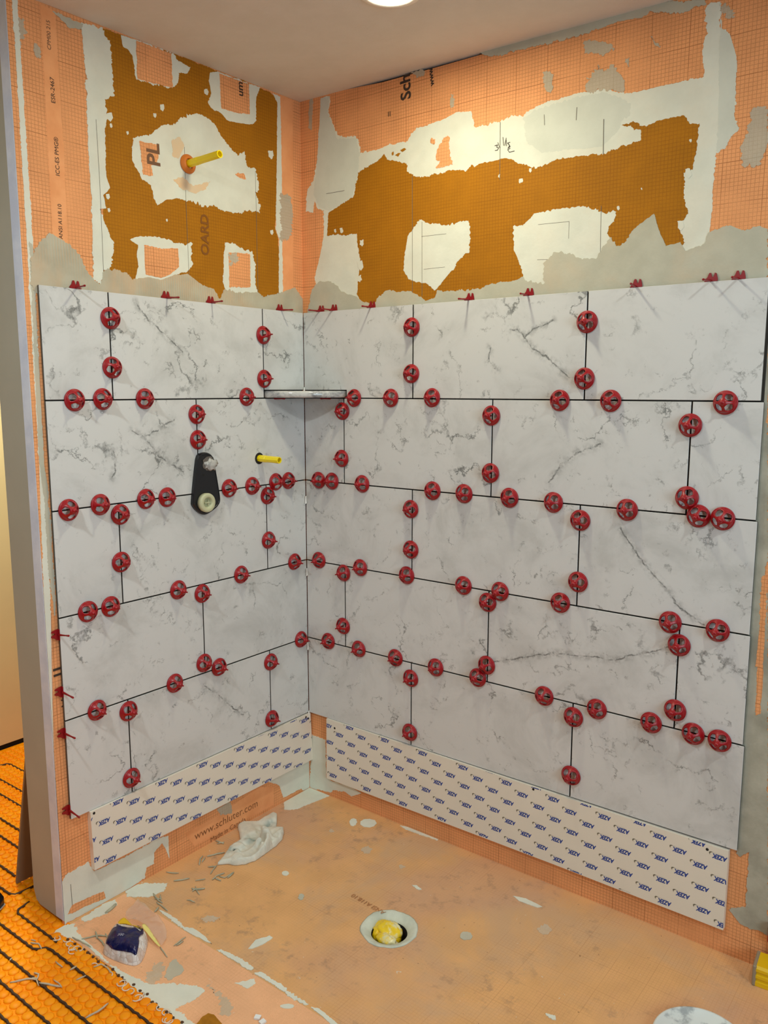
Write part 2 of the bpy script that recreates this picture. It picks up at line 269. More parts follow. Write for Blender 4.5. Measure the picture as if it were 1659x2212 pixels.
# ------------------------------------------------------------------ measured outlines (millimetres on each surface)
PATCH=[
('L','plain',1,2,[(-610,86),(-466,88),(-263,114),(-191,84),(-188,11),(-447,17),(-573,21)]),
('R','pale',1.6,3,[(1426,2542),(1436,2477),(1450,2465),(1469,2416),(1475,2386),(1475,2319),(1476,2265),(1487,2230),(1467,2211),(1459,2190),(1439,2185),(1437,2272),(1431,2416)]),
('R','pale',1.6,4,[(878,2372),(913,2385),(951,2390),(1070,2396),(1124,2392),(1182,2366),(1205,2345),(1204,2319),(1185,2306),(1173,2281),(1128,2249),(1045,2258),(944,2265),(898,2298)]),
('R','pale',1.6,3,[(87,2588),(128,2584),(119,2535),(142,2487),(164,2440),(247,2426),(263,2376),(255,2314),(225,2237),(123,2208),(75,2226),(49,2276),(69,2397)]),
('L','plain',1,1,[(-971,2581),(-928,2577),(-929,2468),(-925,2236),(-930,1895),(-972,1891),(-972,2178),(-971,2433)]),
('L','plain',1,1,[(-88,2593),(-24,2591),(-32,2246),(-38,1912),(-92,1908),(-87,2298)]),
('L','ochre',2,3,[(-792,2581),(-501,2590),(-137,2588),(-102,2574),(-111,2232),(-127,2149),(-110,2108),(-100,1926),(-188,1896),(-826,1842),(-804,2213)]),
('L','white',3,5,[(-852,2573),(-792,2581),(-761,2550),(-760,2411),(-788,2394),(-785,2346),(-793,2314),(-797,2184),(-787,2156),(-809,2132),(-802,2098),(-823,2092),(-813,2071),(-792,2018),(-783,2004),(-790,1941),(-821,1922),(-833,1883),(-855,1898),(-849,2055),(-849,2252),(-847,2469)]),
('L','grey',3,4,[(-936,2575),(-846,2573),(-853,2556),(-886,2550),(-913,2562)]),
('L','white',3,4,[(-726,2582),(-674,2587),(-546,2588),(-526,2578),(-502,2572),(-477,2569),(-492,2546),(-524,2540),(-529,2507),(-551,2488),(-588,2483),(-622,2476),(-647,2482),(-680,2475),(-682,2492),(-692,2539),(-707,2552),(-720,2553)]),
('L','orange',4,2,[(-675,2584),(-551,2586),(-549,2489),(-585,2486),(-641,2481),(-678,2481)]),
('L','white',3,4,[(-400,2575),(-369,2587),(-184,2590),(-202,2554),(-204,2483),(-222,2464),(-280,2453),(-336,2451),(-362,2467),(-397,2469),(-411,2482),(-398,2518),(-405,2549)]),
('L','orange',4,2,[(-362,2584),(-234,2587),(-234,2493),(-287,2483),(-358,2479)]),
('L','white',3,2,[(-124,2587),(-88,2587),(-87,2298),(-92,1924),(-113,1925),(-106,2109),(-123,2138),(-114,2293),(-102,2562)]),
('L','smear',3,3,[(-97,2266),(-42,2263),(-34,2195),(-50,2123),(-96,2110)]),
('L','white',3,5,[(-698,2311),(-649,2330),(-608,2358),(-587,2376),(-545,2384),(-520,2411),(-487,2429),(-450,2439),(-413,2437),(-383,2422),(-361,2394),(-331,2373),(-292,2347),(-262,2370),(-252,2326),(-214,2322),(-202,2288),(-198,2265),(-212,2239),(-196,2206),(-197,2184),(-265,2182),(-282,2167),(-370,2164),(-401,2171),(-447,2163),(-506,2167),(-541,2172),(-590,2158),(-622,2136),(-634,2158),(-643,2193),(-675,2203),(-690,2221),(-707,2253),(-706,2284)]),
('L','orange',4,3,[(-679,2308),(-614,2310),(-611,2274),(-640,2246),(-635,2219),(-671,2214)]),
('L','peach',4,3,[(-560,2222),(-524,2235),(-482,2218),(-413,2245),(-437,2215),(-475,2197),(-526,2199)]),
('L','peach',4,4,[(-561,2337),(-529,2353),(-512,2332),(-536,2289),(-560,2290)]),
('L','orange',4,3,[(-306,2289),(-265,2300),(-257,2281),(-282,2279)]),
('L','white',3,5,[(-726,2022),(-703,2033),(-630,2044),(-575,2038),(-533,2035),(-496,2043),(-505,2014),(-496,1976),(-515,1956),(-559,1940),(-602,1914),(-670,1907),(-716,1907),(-701,1946),(-706,1983),(-698,2010)]),
('L','orange',4,3,[(-678,2013),(-618,2010),(-552,2019),(-551,1964),(-587,1937),(-619,1923),(-676,1928)]),
('L','white',3,4,[(-358,2062),(-326,2066),(-261,2051),(-236,2042),(-224,2007),(-226,1945),(-214,1910),(-232,1896),(-357,1891),(-371,1931),(-365,2002)]),
('L','orange',4,2,[(-344,2034),(-248,2041),(-248,1931),(-344,1922)]),
('L','smear',4,4,[(-344,2031),(-311,2036),(-304,2004),(-337,1994)]),
('L','ridged',5,4,[(-1041,1926),(-1020,1967),(-983,2003),(-949,1991),(-911,1972),(-890,1950),(-875,1916),(-858,1898),(-833,1883),(-818,1923),(-784,1932),(-747,1925),(-723,1907),(-670,1920),(-623,1917),(-566,1940),(-516,1945),(-487,1931),(-457,1917),(-412,1910),(-389,1882),(-372,1907),(-299,1911),(-214,1916),(-179,1905),(-96,1928),(-30,1952),(8,1916),(17,1871),(16,1824),(-383,1835),(-1028,1842),(-1045,1864)]),
('L','smear',2,5,[(-1038,2523),(-1018,2525),(-1018,2494),(-1039,2439),(-1043,2478)]),
('L','smear',2,4,[(-994,2475),(-979,2471),(-980,2448),(-993,2449)]),
('L','white',3,2,[(-785,2358),(-769,2364),(-766,2350),(-774,2338),(-784,2343)]),
('L','white',3,2,[(-778,2331),(-771,2334),(-769,2327),(-773,2321),(-778,2324)]),
('L','white',3,2,[(-599,2428),(-586,2433),(-583,2421),(-590,2412),(-598,2416)]),
('L','white',3,2,[(-624,2397),(-616,2400),(-614,2393),(-618,2387),(-624,2389)]),
('L','white',3,2,[(-800,2136),(-790,2139),(-788,2130),(-794,2123),(-799,2126)]),
('L','white',3,2,[(-798,2098),(-790,2100),(-788,2092),(-793,2087),(-797,2090)]),
('L','white',3,2,[(-152,2395),(-129,2402),(-124,2385),(-136,2371),(-150,2376)]),
('L','white',3,2,[(-149,2133),(-136,2136),(-133,2126),(-140,2118),(-148,2122)]),
('L','white',3,2,[(-426,2520),(-412,2525),(-408,2514),(-416,2504),(-425,2507)]),
('L','white',3,2,[(-391,2475),(-381,2478),(-379,2470),(-384,2464),(-390,2466)]),
('L','white',3,2,[(-593,2100),(-588,2102),(-586,2097),(-589,2093),(-593,2095)]),
('L','white',3,2,[(-724,2324),(-716,2326),(-715,2320),(-719,2315),(-723,2317)]),
('L','white',2,4,[(-1075,127),(-1045,156),(-976,160),(-958,122),(-847,114),(-727,121),(-680,108),(-679,28),(-692,68),(-705,97),(-737,77),(-739,37),(-770,38),(-779,8),(-824,4),(-853,-1),(-911,-5),(-1006,1),(-1077,2),(-1082,49)]),
('L','orange',3,3,[(-1038,51),(-983,47),(-929,38),(-924,12),(-984,22),(-1037,24),(-1053,28)]),
('L','smear',2,3,[(-469,113),(-405,115),(-399,68),(-452,83)]),
('L','white',2,3,[(-214,118),(31,120),(34,-40),(-40,15),(-138,19),(-158,75)]),
('L','white',2,2,[(-1047,2563),(-1033,2568),(-1032,2279),(-1031,1976),(-1042,1384),(-1042,1123),(-1049,855),(-1061,581),(-1065,324),(-1063,206),(-1073,174),(-1082,82),(-1072,-3),(-1081,2),(-1082,303),(-1068,860),(-1053,1385),(-1048,1974)]),
('L','grey',2,3,[(-1042,1975),(-1033,1964),(-1038,1384),(-1031,1306),(-1030,1148),(-1029,987),(-1035,947),(-1046,1098),(-1045,1281),(-1053,1385),(-1048,1636)]),
('R','white',1,4,[(94,2588),(130,2586),(123,2534),(146,2486),(173,2448),(206,2438),(239,2441),(261,2413),(265,2378),(347,2375),(391,2382),(461,2380),(478,2400),(498,2413),(588,2418),(650,2432),(702,2425),(716,2377),(803,2378),(876,2380),(910,2394),(947,2401),(1070,2404),(1124,2402),(1187,2374),(1255,2374),(1393,2375),(1396,2382),(1390,2426),(1392,2464),(1392,2545),(1426,2544),(1430,2481),(1448,2469),(1468,2418),(1475,2390),(1475,2319),(1476,2265),(1487,2230),(1467,2211),(1459,2190),(1437,2183),(1435,2138),(1434,2036),(1432,1990),(1421,1922),(1374,1902),(1142,1897),(682,1863),(265,1861),(70,1902),(49,1985),(72,2048),(91,2110),(97,2212),(64,2224),(53,2249),(46,2210),(10,2220),(18,2290),(50,2320),(69,2397),(92,2442)]),
('R','ochre',2,4,[(161,2123),(111,2126),(119,2201),(236,2240),(255,2314),(347,2343),(366,2358),(378,2338),(458,2312),(462,2287),(499,2265),(569,2260),(653,2264),(685,2254),(705,2267),(825,2269),(847,2263),(869,2246),(930,2224),(994,2239),(1062,2237),(1131,2230),(1193,2239),(1240,2248),(1239,2275),(1183,2297),(1217,2298),(1250,2279),(1284,2289),(1350,2290),(1367,2267),(1393,2262),(1380,2150),(1357,2146),(1365,2117),(1360,2087),(1375,2041),(1350,2014),(1372,1968),(1359,1963),(1323,1949),(1206,1942),(1142,1910),(970,1898),(847,1887),(681,1884),(575,1870),(502,1852),(306,1853),(269,1882),(248,1914),(261,2030),(247,2116)]),
('R','white',3,4,[(512,2133),(536,2117),(610,2101),(649,2103),(698,2106),(707,2074),(703,2012),(659,1985),(651,1968),(618,1943),(584,1908),(573,1902),(543,1926),(514,1933),(472,1945),(447,1976),(456,2037),(465,2083),(489,2108)]),
('R','white',3,5,[(856,2070),(890,2066),(925,2098),(970,2101),(1067,2099),(1119,2086),(1138,2071),(1174,2071),(1173,2046),(1158,2035),(1152,2015),(1178,1979),(1161,1955),(1144,1936),(967,1880),(900,1899),(888,1941),(860,2002)]),
('R','orange',3,4,[(556,2373),(570,2369),(568,2354),(553,2360)]),
('R','orange',3,4,[(601,2363),(623,2368),(626,2332),(627,2310),(638,2282),(574,2281),(591,2299),(574,2306),(576,2336)]),
('R','ochre',3,2,[(397,2355),(406,2358),(403,2347)]),
('R','ochre',3,2,[(412,2346),(424,2351),(436,2349),(424,2339)]),
('R','ochre',3,2,[(433,2358),(451,2362),(457,2357),(442,2350)]),
('R','white',3,2,[(876,2203),(884,2203),(886,2195),(882,2191),(877,2195)]),
('R','white',3,2,[(905,2227),(912,2227),(914,2220),(910,2216),(906,2220)]),
('R','white',3,2,[(1179,2085),(1185,2085),(1187,2078),(1184,2074),(1180,2078)]),
('R','white',3,2,[(1368,2228),(1373,2227),(1374,2222),(1372,2219),(1369,2222)]),
('R','white',3,2,[(1360,2156),(1374,2155),(1379,2138),(1372,2129),(1363,2138)]),
('R','white',3,2,[(1347,2026),(1362,2026),(1366,2009),(1359,1999),(1350,2008)]),
('R','white',3,2,[(1244,2125),(1248,2125),(1249,2120),(1247,2118),(1245,2120)]),
('R','white',3,3,[(261,2092),(276,2094),(279,2079),(272,2071),(263,2078)]),
('R','white',3,3,[(250,2022),(271,2025),(276,2003),(266,1992),(252,2002)]),
('R','white',3,3,[(249,1976),(266,1978),(270,1961),(262,1952),(251,1960)]),
('R','white',3,3,[(170,2142),(181,2143),(184,2132),(178,2127),(172,2132)]),
('R','white',3,3,[(144,2142),(153,2143),(156,2134),(151,2129),(145,2133)]),
('R','white',3,3,[(872,2203),(879,2203),(881,2195),(877,2191),(873,2195)]),
('R','white',3,3,[(802,2226),(808,2226),(810,2219),(807,2215),(802,2219)]),
('R','grey',4,4,[(720,2589),(829,2592),(935,2590),(1161,2586),(1266,2583),(1390,2556),(1392,2545),(1359,2546),(1328,2540),(1288,2553),(1246,2566),(1225,2558),(1162,2563),(1100,2559),(1064,2556),(999,2557),(930,2559),(830,2565),(822,2559),(767,2567)]),
('R','smear',2,4,[(1064,2535),(1101,2529),(1137,2514),(1156,2494),(1120,2492),(1070,2506)]),
('R','smear',2,4,[(940,2482),(957,2484),(972,2471),(969,2421),(954,2429)]),
('R','smear',2,4,[(1074,2404),(1077,2440),(1099,2459),(1110,2469),(1122,2450),(1149,2456),(1158,2446),(1186,2408),(1183,2381),(1124,2401)]),
('R','smear',2,4,[(1253,2505),(1262,2496),(1282,2472),(1276,2468),(1259,2481)]),
('R','smear',2,4,[(1519,2272),(1548,2270),(1560,2191),(1542,2136),(1505,2142),(1497,2202),(1514,2229)]),
('R','smear',2,4,[(1185,2463),(1196,2465),(1199,2441),(1191,2439)]),
('R','smear',2,4,[(1433,2530),(1460,2516),(1464,2497),(1446,2498),(1432,2509)]),
('R','smear',2,3,[(627,2489),(640,2488),(638,2452),(627,2450)]),
('R','smear',2,3,[(34,2596),(52,2597),(43,2491),(29,2503)]),
('R','smear',2,4,[(474,2587),(514,2587),(526,2571),(497,2568)]),
('R','grey',5,4,[(14,1866),(37,1948),(70,1967),(120,1968),(161,1950),(175,1928),(243,1908),(276,1886),(322,1878),(347,1901),(379,1919),(417,1911),(472,1907),(520,1885),(538,1870),(573,1881),(584,1904),(613,1897),(680,1895),(734,1893),(787,1907),(864,1912),(894,1920),(899,1912),(962,1894),(965,1956),(999,1980),(1038,1976),(1073,1959),(1125,1950),(1151,1990),(1164,2005),(1188,1978),(1205,1984),(1230,2019),(1284,2053),(1304,1998),(1320,1964),(1359,1972),(1373,1947),(1420,1958),(1430,1988),(1476,2002),(1507,1991),(1522,1983),(1544,1988),(1573,1980),(1584,1816),(1279,1812),(502,1815),(12,1823)]),
('R','ridged',5,3,[(1584,1816),(1572,1817),(1581,1397),(1585,1027),(1600,312),(1612,307),(1632,328),(1634,163),(1597,147),(1592,138),(1624,109),(1673,109),(1696,105),(1635,1035),(1620,1101),(1627,1158)]),
('R','orange',6,3,[(1616,1101),(1627,1108),(1632,1010),(1634,884),(1638,730),(1625,721),(1621,856),(1616,855),(1619,945)]),
('R','white',2,3,[(5,229),(76,227),(78,67),(113,64),(190,71),(257,61),(232,46),(207,31),(173,41),(113,29),(104,16),(-13,-4)]),
('F','white',1,4,[(-55,-98),(-13,3),(75,45),(103,23),(79,-78),(69,-142),(33,-178)]),
('F','white',1,2,[(371,-40),(377,-59),(369,-78),(350,-88),(330,-84),(317,-68),(318,-48),(332,-32),(353,-29)]),
('F','white',1,2,[(311,-79),(318,-94),(317,-106),(307,-110),(293,-104),(281,-90),(278,-75),(284,-67),(297,-68)]),
('F','white',1,3,[(450,-1),(486,12),(614,19),(612,1),(565,-5),(478,-8)]),
('F','white',1,2,[(696,-269),(711,-263),(734,-268),(729,-279)]),
('F','white',1,2,[(983,-120),(1020,-107),(1081,-113),(1071,-126),(1010,-131)]),
('F','grey',1,2,[(982,-362),(985,-375),(979,-387),(968,-393),(957,-390),(950,-379),(951,-366),(960,-356),(972,-355)]),
('F','smear',1,2,[(1153,-196),(1155,-211),(1149,-224),(1138,-230),(1126,-226),(1119,-212),(1121,-197),(1130,-186),(1143,-186)]),
('F','smear',1,3,[(466,-190),(472,-204),(469,-216),(458,-221),(444,-216),(435,-204),(433,-190),(441,-181),(454,-180)]),
('F','white',1,2,[(336,-465),(340,-473),(338,-480),(330,-484),(321,-483),(314,-476),(314,-468),(319,-462),(328,-461)]),
('F','grey',1,2,[(464,-528),(469,-536),(468,-544),(462,-546),(453,-543),(446,-535),(444,-527),(447,-521),(455,-522)]),
('F','white',1,3,[(1288,-506),(1311,-495),(1319,-511),(1302,-513)]),
('F','smear',1,3,[(615,-202),(619,-210),(618,-216),(613,-218),(606,-215),(600,-207),(599,-199),(602,-195),(609,-196)]),
('F','smear',1,3,[(281,-175),(285,-183),(283,-190),(277,-193),(269,-190),(263,-183),(261,-175),(266,-170),(273,-170)]),
('F','white',1,3,[(502,-802),(492,-762),(511,-726),(524,-726),(521,-766),(511,-795)]),
('F','smear',1,3,[(289,-795),(302,-768),(329,-753),(333,-779),(313,-800)]),
('F','white',1,3,[(573,-918),(604,-876),(619,-883),(618,-911)]),
('F','white',1,3,[(760,-880),(761,-887),(754,-896),(743,-903),(733,-905),(729,-901),(733,-893),(742,-884),(753,-879)]),
('F','grey',1,3,[(405,-1020),(368,-966),(374,-957),(425,-967),(432,-989),(426,-1018)]),
('F','white',1,3,[(152,-848),(182,-843),(228,-842),(282,-852),(306,-839),(361,-841),(404,-851),(381,-858),(355,-857),(307,-861),(253,-858)]),
('F','white',1,3,[(434,-859),(455,-848),(522,-843),(574,-847),(574,-859),(510,-861)]),
('F','white',1,3,[(588,-860),(602,-844),(678,-846),(728,-853),(785,-853),(779,-862),(725,-864),(662,-859)]),
('F','white',1,3,[(796,-856),(818,-847),(862,-853),(899,-859),(885,-870),(848,-864)]),
('F','white',1,3,[(-10,-855),(-12,-817),(9,-787),(64,-745),(89,-778),(75,-828),(40,-854),(21,-869)]),
('F','white',1,5,[(-5,-1107),(-10,-1072),(10,-1045),(59,-1063),(136,-1068),(217,-1077),(277,-1080),(352,-1070),(396,-1064),(442,-1024),(501,-985),(533,-986),(540,-1024),(528,-1059),(527,-1077),(572,-1076),(606,-1078),(586,-1105),(525,-1112),(460,-1112),(389,-1097),(290,-1089),(186,-1081),(82,-1078),(43,-1097)]),
('F','smear',1,5,[(520,-968),(554,-970),(595,-965),(637,-976),(650,-1008),(629,-1015),(589,-987)]),
('F','smear',1,5,[(369,-1057),(339,-1003),(361,-987),(400,-1023),(404,-1058)]),
('F','white',1,3,[(4,-1016),(-7,-928),(5,-900),(31,-911),(42,-957),(25,-1022)])]
CAPL={'row1':[(-207,1772),(-207,1622),(-815,1789),(-817,1648)],'J1':[(-292,1560),(-709,1557),(-854,1557),(-944,1555)],'B':[(-512,1505),(-510,1423)],'J2':[(-96,1253),(-160,1254),(-276,1250),(-383,1252),(-641,1248),(-721,1251),(-880,1251),(-982,1247)],'row3':[(-203,1208),(-203,1046),(-814,1214),(-819,1069)],'J3':[(-71,944),(-339,943),(-612,942),(-863,940),(-939,941)],'row4':[(-514,910),(-516,669)],'J4':[(-42,634),(-452,637),(-640,634),(-927,634)],'row5':[(-205,588),(-206,368),(-819,596),(-820,376)]}
CAPR={'row1':[(493,1789),(492,1637),(1110,1776),(1108,1616)],'J1':[(244,1555),(407,1556),(577,1558),(1033,1553),(1190,1553),(1502,1551)],'B':[(188,1508),(184,1338),(802,1504),(803,1323),(1415,1490),(1417,1294)],'J2':[(70,1251),(136,1252),(279,1252),(582,1250),(706,1250),(873,1250),(1023,1248),(1252,1246),(1450,1247),(1513,1246)],'row3':[(493,1180),(494,1039),(1111,1202),(1111,1015)],'J3':[(67,947),(269,945),(477,946),(709,944),(847,945),(1056,942),(1390,940),(1518,940)],'row4':[(189,914),(185,711),(802,902),(803,690),(1418,879),(1417,688)],'J4':[(110,638),(260,637),(429,638),(602,639),(770,640),(1012,634),(1186,634),(1351,634),(1470,632),(1541,631)],'row5':[(497,577),(494,375),(1112,590),(1111,399)]}
CLIPTL=[(-114,1867),(-432,1867),(-609,1867),(-917,1864)]
CLIPTR=[(81,1871),(143,1872),(316,1870),(710,1867),(917,1868),(1246,1864),(1445,1863),(1513,1865)]
CLIPLL=[(-1024,892),(-1025,721),(-1024,595),(-1021,356)]
RE=[1586,1594,1598,1600,1604]
AZL=[(-970,326),(3,323),(13,125),(-966,135)]
AZR=[(99,326),(1584,321),(1584,81),(1072,84),(96,80)]
GUARD=[(-521,1365),(-511,1377),(-487,1381),(-467,1374),(-458,1364),(-452,1352),(-449,1329),(-437,1259),(-432,1218),(-440,1200),(-460,1187),(-490,1176),(-509,1178),(-531,1193),(-544,1210),(-546,1225),(-534,1301),(-526,1344)]
RAG=[(114,-579),(91,-528),(70,-486),(63,-431),(26,-401),(-20,-368),(-31,-350),(20,-302),(23,-264),(22,-227),(42,-226),(103,-290),(133,-285),(149,-298),(175,-333),(188,-379),(192,-431),(196,-482),(186,-519),(160,-547),(137,-553)]
STRAND=[[(11,-711),(31,-703),(50,-690)],[(71,-726),(87,-707),(101,-687)],[(126,-684),(145,-658)],[(67,-618),(43,-594),(34,-574)],[(61,-601),(47,-576)],[(99,-608),(118,-586)],[(135,-629),(125,-609),(114,-582)],[(165,-647),(161,-623),(169,-596)],[(164,-634),(192,-633)],[(166,-619),(190,-614),(190,-573)],[(197,-609),(192,-578)],[(47,-568),(62,-537),(77,-515)],[(150,-718),(164,-714),(184,-692)],[(151,-704),(177,-717),(194,-723)],[(164,-727),(162,-709)],[(186,-767),(195,-760),(215,-757)],[(74,-809),(115,-821),(137,-823)],[(96,-799),(123,-816)],[(119,-831),(149,-832),(183,-836)],[(98,-823),(116,-814)],[(154,-865),(146,-841)],[(-4,-484),(32,-480)],[(13,-495),(27,-471)],[(91,-1071),(102,-1052),(112,-1033),(136,-1020)],[(92,-1027),(124,-1041)],[(124,-1041),(144,-1041),(169,-1048)],[(123,-1014),(142,-1021)],[(299,-953),(328,-962),(350,-967)],[(325,-925),(323,-903),(323,-881)],[(331,-920),(331,-895)],[(65,-1102),(111,-1108),(143,-1110)],[(61,-1083),(103,-1078),(142,-1074)],[(40,-959),(37,-937),(28,-913)],[(100,-1292),(113,-1272),(132,-1249),(146,-1243)],[(117,-1232),(131,-1226),(145,-1239),(131,-1246)],[(143,-1241),(173,-1250)],[(163,-1244),(189,-1231),(222,-1217)],[(184,-1214),(204,-1212),(228,-1216)],[(185,-1166),(186,-1146)],[(232,-1177),(239,-1152)],[(226,-1120),(233,-1100),(254,-1098),(286,-1102)],[(121,-1171),(138,-1173),(158,-1172)],[(373,-1238),(379,-1208),(375,-1173)],[(-8,-1174),(16,-1161),(42,-1167)],[(-18,-1166),(-2,-1159)],[(13,-1240),(16,-1248)]]
BAGBASE=[(161,-1036),(143,-1009),(142,-988),(168,-971),(212,-953),(237,-952),(258,-966),(291,-1000),(309,-1029),(298,-1048),(253,-1062),(216,-1068),(188,-1065)]
BAGLABEL=[(195,-1058),(170,-1022),(179,-1014),(169,-1005),(190,-1007),(202,-1002),(229,-985),(245,-978),(231,-960),(252,-974),(264,-997),(282,-1010),(303,-1034),(288,-1043),(257,-1054),(233,-1061),(204,-1061)]
BAGYEL=[(140,-981),(140,-962),(164,-963),(196,-967),(230,-962),(237,-971),(224,-978),(203,-979),(173,-984),(155,-987)]
BAGYEL2=[(205,-946),(211,-935),(262,-946),(304,-956),(288,-959),(240,-953)]
BAGCLEAR=[(70,-868),(78,-861),(176,-872),(266,-904),(302,-947),(283,-946),(195,-936),(135,-944),(91,-921)]
RAGCTRL=[(41,-384,13),(76,-368,16),(76,-336,19),(62,-279,18),(74,-278,8),(75,-369,18),(98,-420,17),(102,-462,17),(55,-409,14),(66,-306,3),(74,-339,2),(80,-364,2),(92,-388,2),(97,-410,2),(106,-435,2),(114,-459,3),(119,-477,4),(139,-555,16),(144,-518,24),(181,-547,26),(215,-533,32),(229,-489,36),(225,-443,40),(223,-431,52),(195,-418,56),(174,-405,58),(145,-386,56),(157,-425,44),(170,-430,40),(139,-416,20),(157,-456,12),(167,-431,9),(165,-410,6),(148,-405,5),(132,-414,5),(122,-433,6),(148,-483,12),(143,-490,10),(157,-348,18),(167,-324,22),(160,-330,26),(183,-386,22),(191,-371,22),(131,-334,14),(87,-485,15),(116,-493,18),(104,-491,9),(109,-539,12),(114,-525,16)]
TEXT=[('L','ESR-2467',[(-948,2343),(-948,2407)],'ink',0),('L','ICC-ES PMG®',[(-947,2158),(-946,2257)],'ink',0),('L','• UNI 0 ANSI A118.10',[(-949,1939),(-947,2084)],'ink',0),('L','CPM00 215',[(-951,2475),(-950,2547)],'inkfade',0),('L','um',[(-273,2540),(-274,2583)],'ink',1),('L','PL',[(-628,2250),(-630,2314)],'inkfade',1),('L','OARD',[(-442,2013),(-440,2139)],'inkochre',1),('L','www.schluter.com',[(-571,55),(-274,54)],'inkbrown',0),('L','Made in Canada',[(-501,10),(-336,18)],'inkbrown',0),('L','V',[(-1016,672),(-1016,696)],'ink',0),('L','II',[(-1023,770),(-1024,794)],'ink',0),('R','Sch',[(457,2509),(453,2584)],'ink',1),('R','www',[(557,2528),(550,2583)],'ink',1),('R','=',[(389,2471),(389,2486)],'ink',0),('F','ANSI A118.10',[(715,-437),(578,-427)],'inkfloor',0)]
STROKE=[('R',[(788,2311),(797,2312),(794,2306),(801,2303),(797,2297),(789,2297)],1.4,'ink'),('R',[(798,2318),(805,2302)],1.4,'ink'),('R',[(815,2330),(818,2307)],1.4,'ink'),('R',[(826,2326),(822,2306)],1.4,'ink'),('R',[(826,2321),(828,2304)],1.4,'ink'),('R',[(839,2312),(831,2311),(838,2303),(833,2296),(840,2300),(834,2309)],1.4,'ink'),('R',[(840,2295),(832,2292),(838,2284),(854,2285)],1.4,'ink'),('R',[(805,2374),(807,2211)],1.3,'pencil'),('R',[(1131,2321),(1133,2230)],1.3,'pencil'),('R',[(1133,2092),(1136,1967)],1.3,'pencil'),('R',[(522,2122),(524,1888)],1.3,'pencil'),('R',[(482,2271),(485,1890)],1.3,'pencil'),('R',[(521,2077),(616,2075)],1.0,'pencil'),('R',[(531,1973),(612,1973)],1.0,'pencil'),('R',[(110,2267),(192,2266)],1.0,'pencil'),('R',[(949,2368),(951,2340)],1.0,'pencil'),('R',[(1050,2368),(1049,2335)],1.0,'pencil'),('R',[(940,2065),(1038,2062)],1.0,'pencil'),('R',[(1038,2062),(1038,2015)],1.0,'pencil'),('R',[(940,1965),(1039,1958)],1.0,'pencil'),('L',[(-513,2327),(-514,2149)],1.1,'pencil'),('L',[(-514,2149),(-512,1945)],1.1,'pencil'),('L',[(-214,2316),(-214,1916)],1.1,'pencil'),('L',[(-214,1916),(-196,1849)],1.1,'pencil'),('L',[(-821,2332),(-819,2160),(-821,1922)],1.1,'pencil'),('R',[(1602,322),(1639,329),(1681,328)],1.3,'pencil'),('L',[(-1037,118),(-1036,50)],1.3,'pencil')]
HOLEL=[(-958,318),(-11,304),(-24,314)]
HOLER=[(141,298),(986,315),(1528,306)]
OCHSCRAP=[(612,-1081),(604,-1053),(607,-1037),(622,-1031),(665,-1040)]
WHITEBIT=[(714,-967),(735,-970)]
# ------------------------------------------------------------------ setting: walls, ceiling, floor
def ceil_z(x, y): return 2.598 - 0.0135 * x + 0.011 * min(y, 0.0)
bm = bmesh.new()
cs = [(-1.7, -3.3), (3.3, -3.3), (3.3, 0.3), (-1.7, 0.3)]
lo = [bm.verts.new((x, y, ceil_z(x, y))) for x, y in cs]; hi = [bm.verts.new((x, y, 2.75)) for x, y in cs]
bm.faces.new(lo[::-1]); bm.faces.new(hi)
for i in range(4): bm.faces.new((lo[i], lo[(i + 1) % 4], hi[(i + 1) % 4], hi[i]))
struct(obj('ceiling', bm, CEILM))

WL = struct(empty('wall_left')); WR = struct(empty('wall_right'))
PLATE = flat('sole_plate_board', rgb(214, 186, 150), 0.8)
bm = bmesh.new(); box(bm, -0.172, -1.054, 0.0, -0.024, 0.06, 2.583); obj('wall_core', bm, PLATE, WL)
# drywall on the end of the wall, its lower outer corner rounded off
bm = bmesh.new(); prism(bm, [(-0.178, 2.578), (-0.178, 0.055), (-0.166, 0.022), (-0.145, 0.012), (-0.05, 0.010), (-0.0135, 0.012), (-0.0135, 2.578)], 0.0, 0.010)
bmesh.ops.transform(bm, matrix=Matrix(((1, 0, 0, 0), (0, 0, 1, -1.0642), (0, 1, 0, 0), (0, 0, 0, 1))), verts=bm.verts)
obj('end_panel', bm, PAINT, WL)
bm = bmesh.new(); box(bm, -0.054, -1.0652, 0.012, -0.0118, -1.0641, 2.578, 0.0003); obj('corner_bead', bm, COMPOUND, WL)
bm = bmesh.new(); box(bm, -0.178, -1.054, 0.03, -0.172, 0.06, 2.58); obj('drywall_sheet', bm, PAINT, WL)
bm = bmesh.new(); prism(bm, [(-1.0635, 0.0), (0.022, 0.0), (0.022, 2.5975), (-0.5, 2.591), (-1.0635, 2.5845)], -0.024, -0.012, frame('L', 0, 0)); obj('backer_board', bm, MAT['orangeL'], WL)
bm = bmesh.new()
prism(bm, [(-0.012, 0.0), (2.35, 0.0), (2.35, 2.568), (1.2, 2.581), (1.05, 2.582), (0.95, 2.579), (0.62, 2.580), (0.36, 2.582), (0.20, 2.592), (0.05, 2.597), (-0.012, 2.598)], -0.022, -0.012, frame('R', 0, 0))
obj('backer_board', bm, MAT['orangeR'], WR)
bm = bmesh.new(); box(bm, -0.03, 0.024, 0.0, 2.35, 0.12, 2.60); obj('wall_core', bm, DARK, WR)

bm = bmesh.new(); box(bm, -1.45, -2.6, 0.022, -1.33, 1.6, 2.62); struct(obj('wall_back', bm, flat('warm_wall_paint', rgb(226, 206, 160), 0.8, 0.3, 0.05, 4)))
bm = bmesh.new(); box(bm, -1.44, -2.6, -0.02, -1.338, 1.6, 0.022); struct(obj('wall_gap_shade', bm, DARK))  # dark strip paints the shade in the gap under the back wall

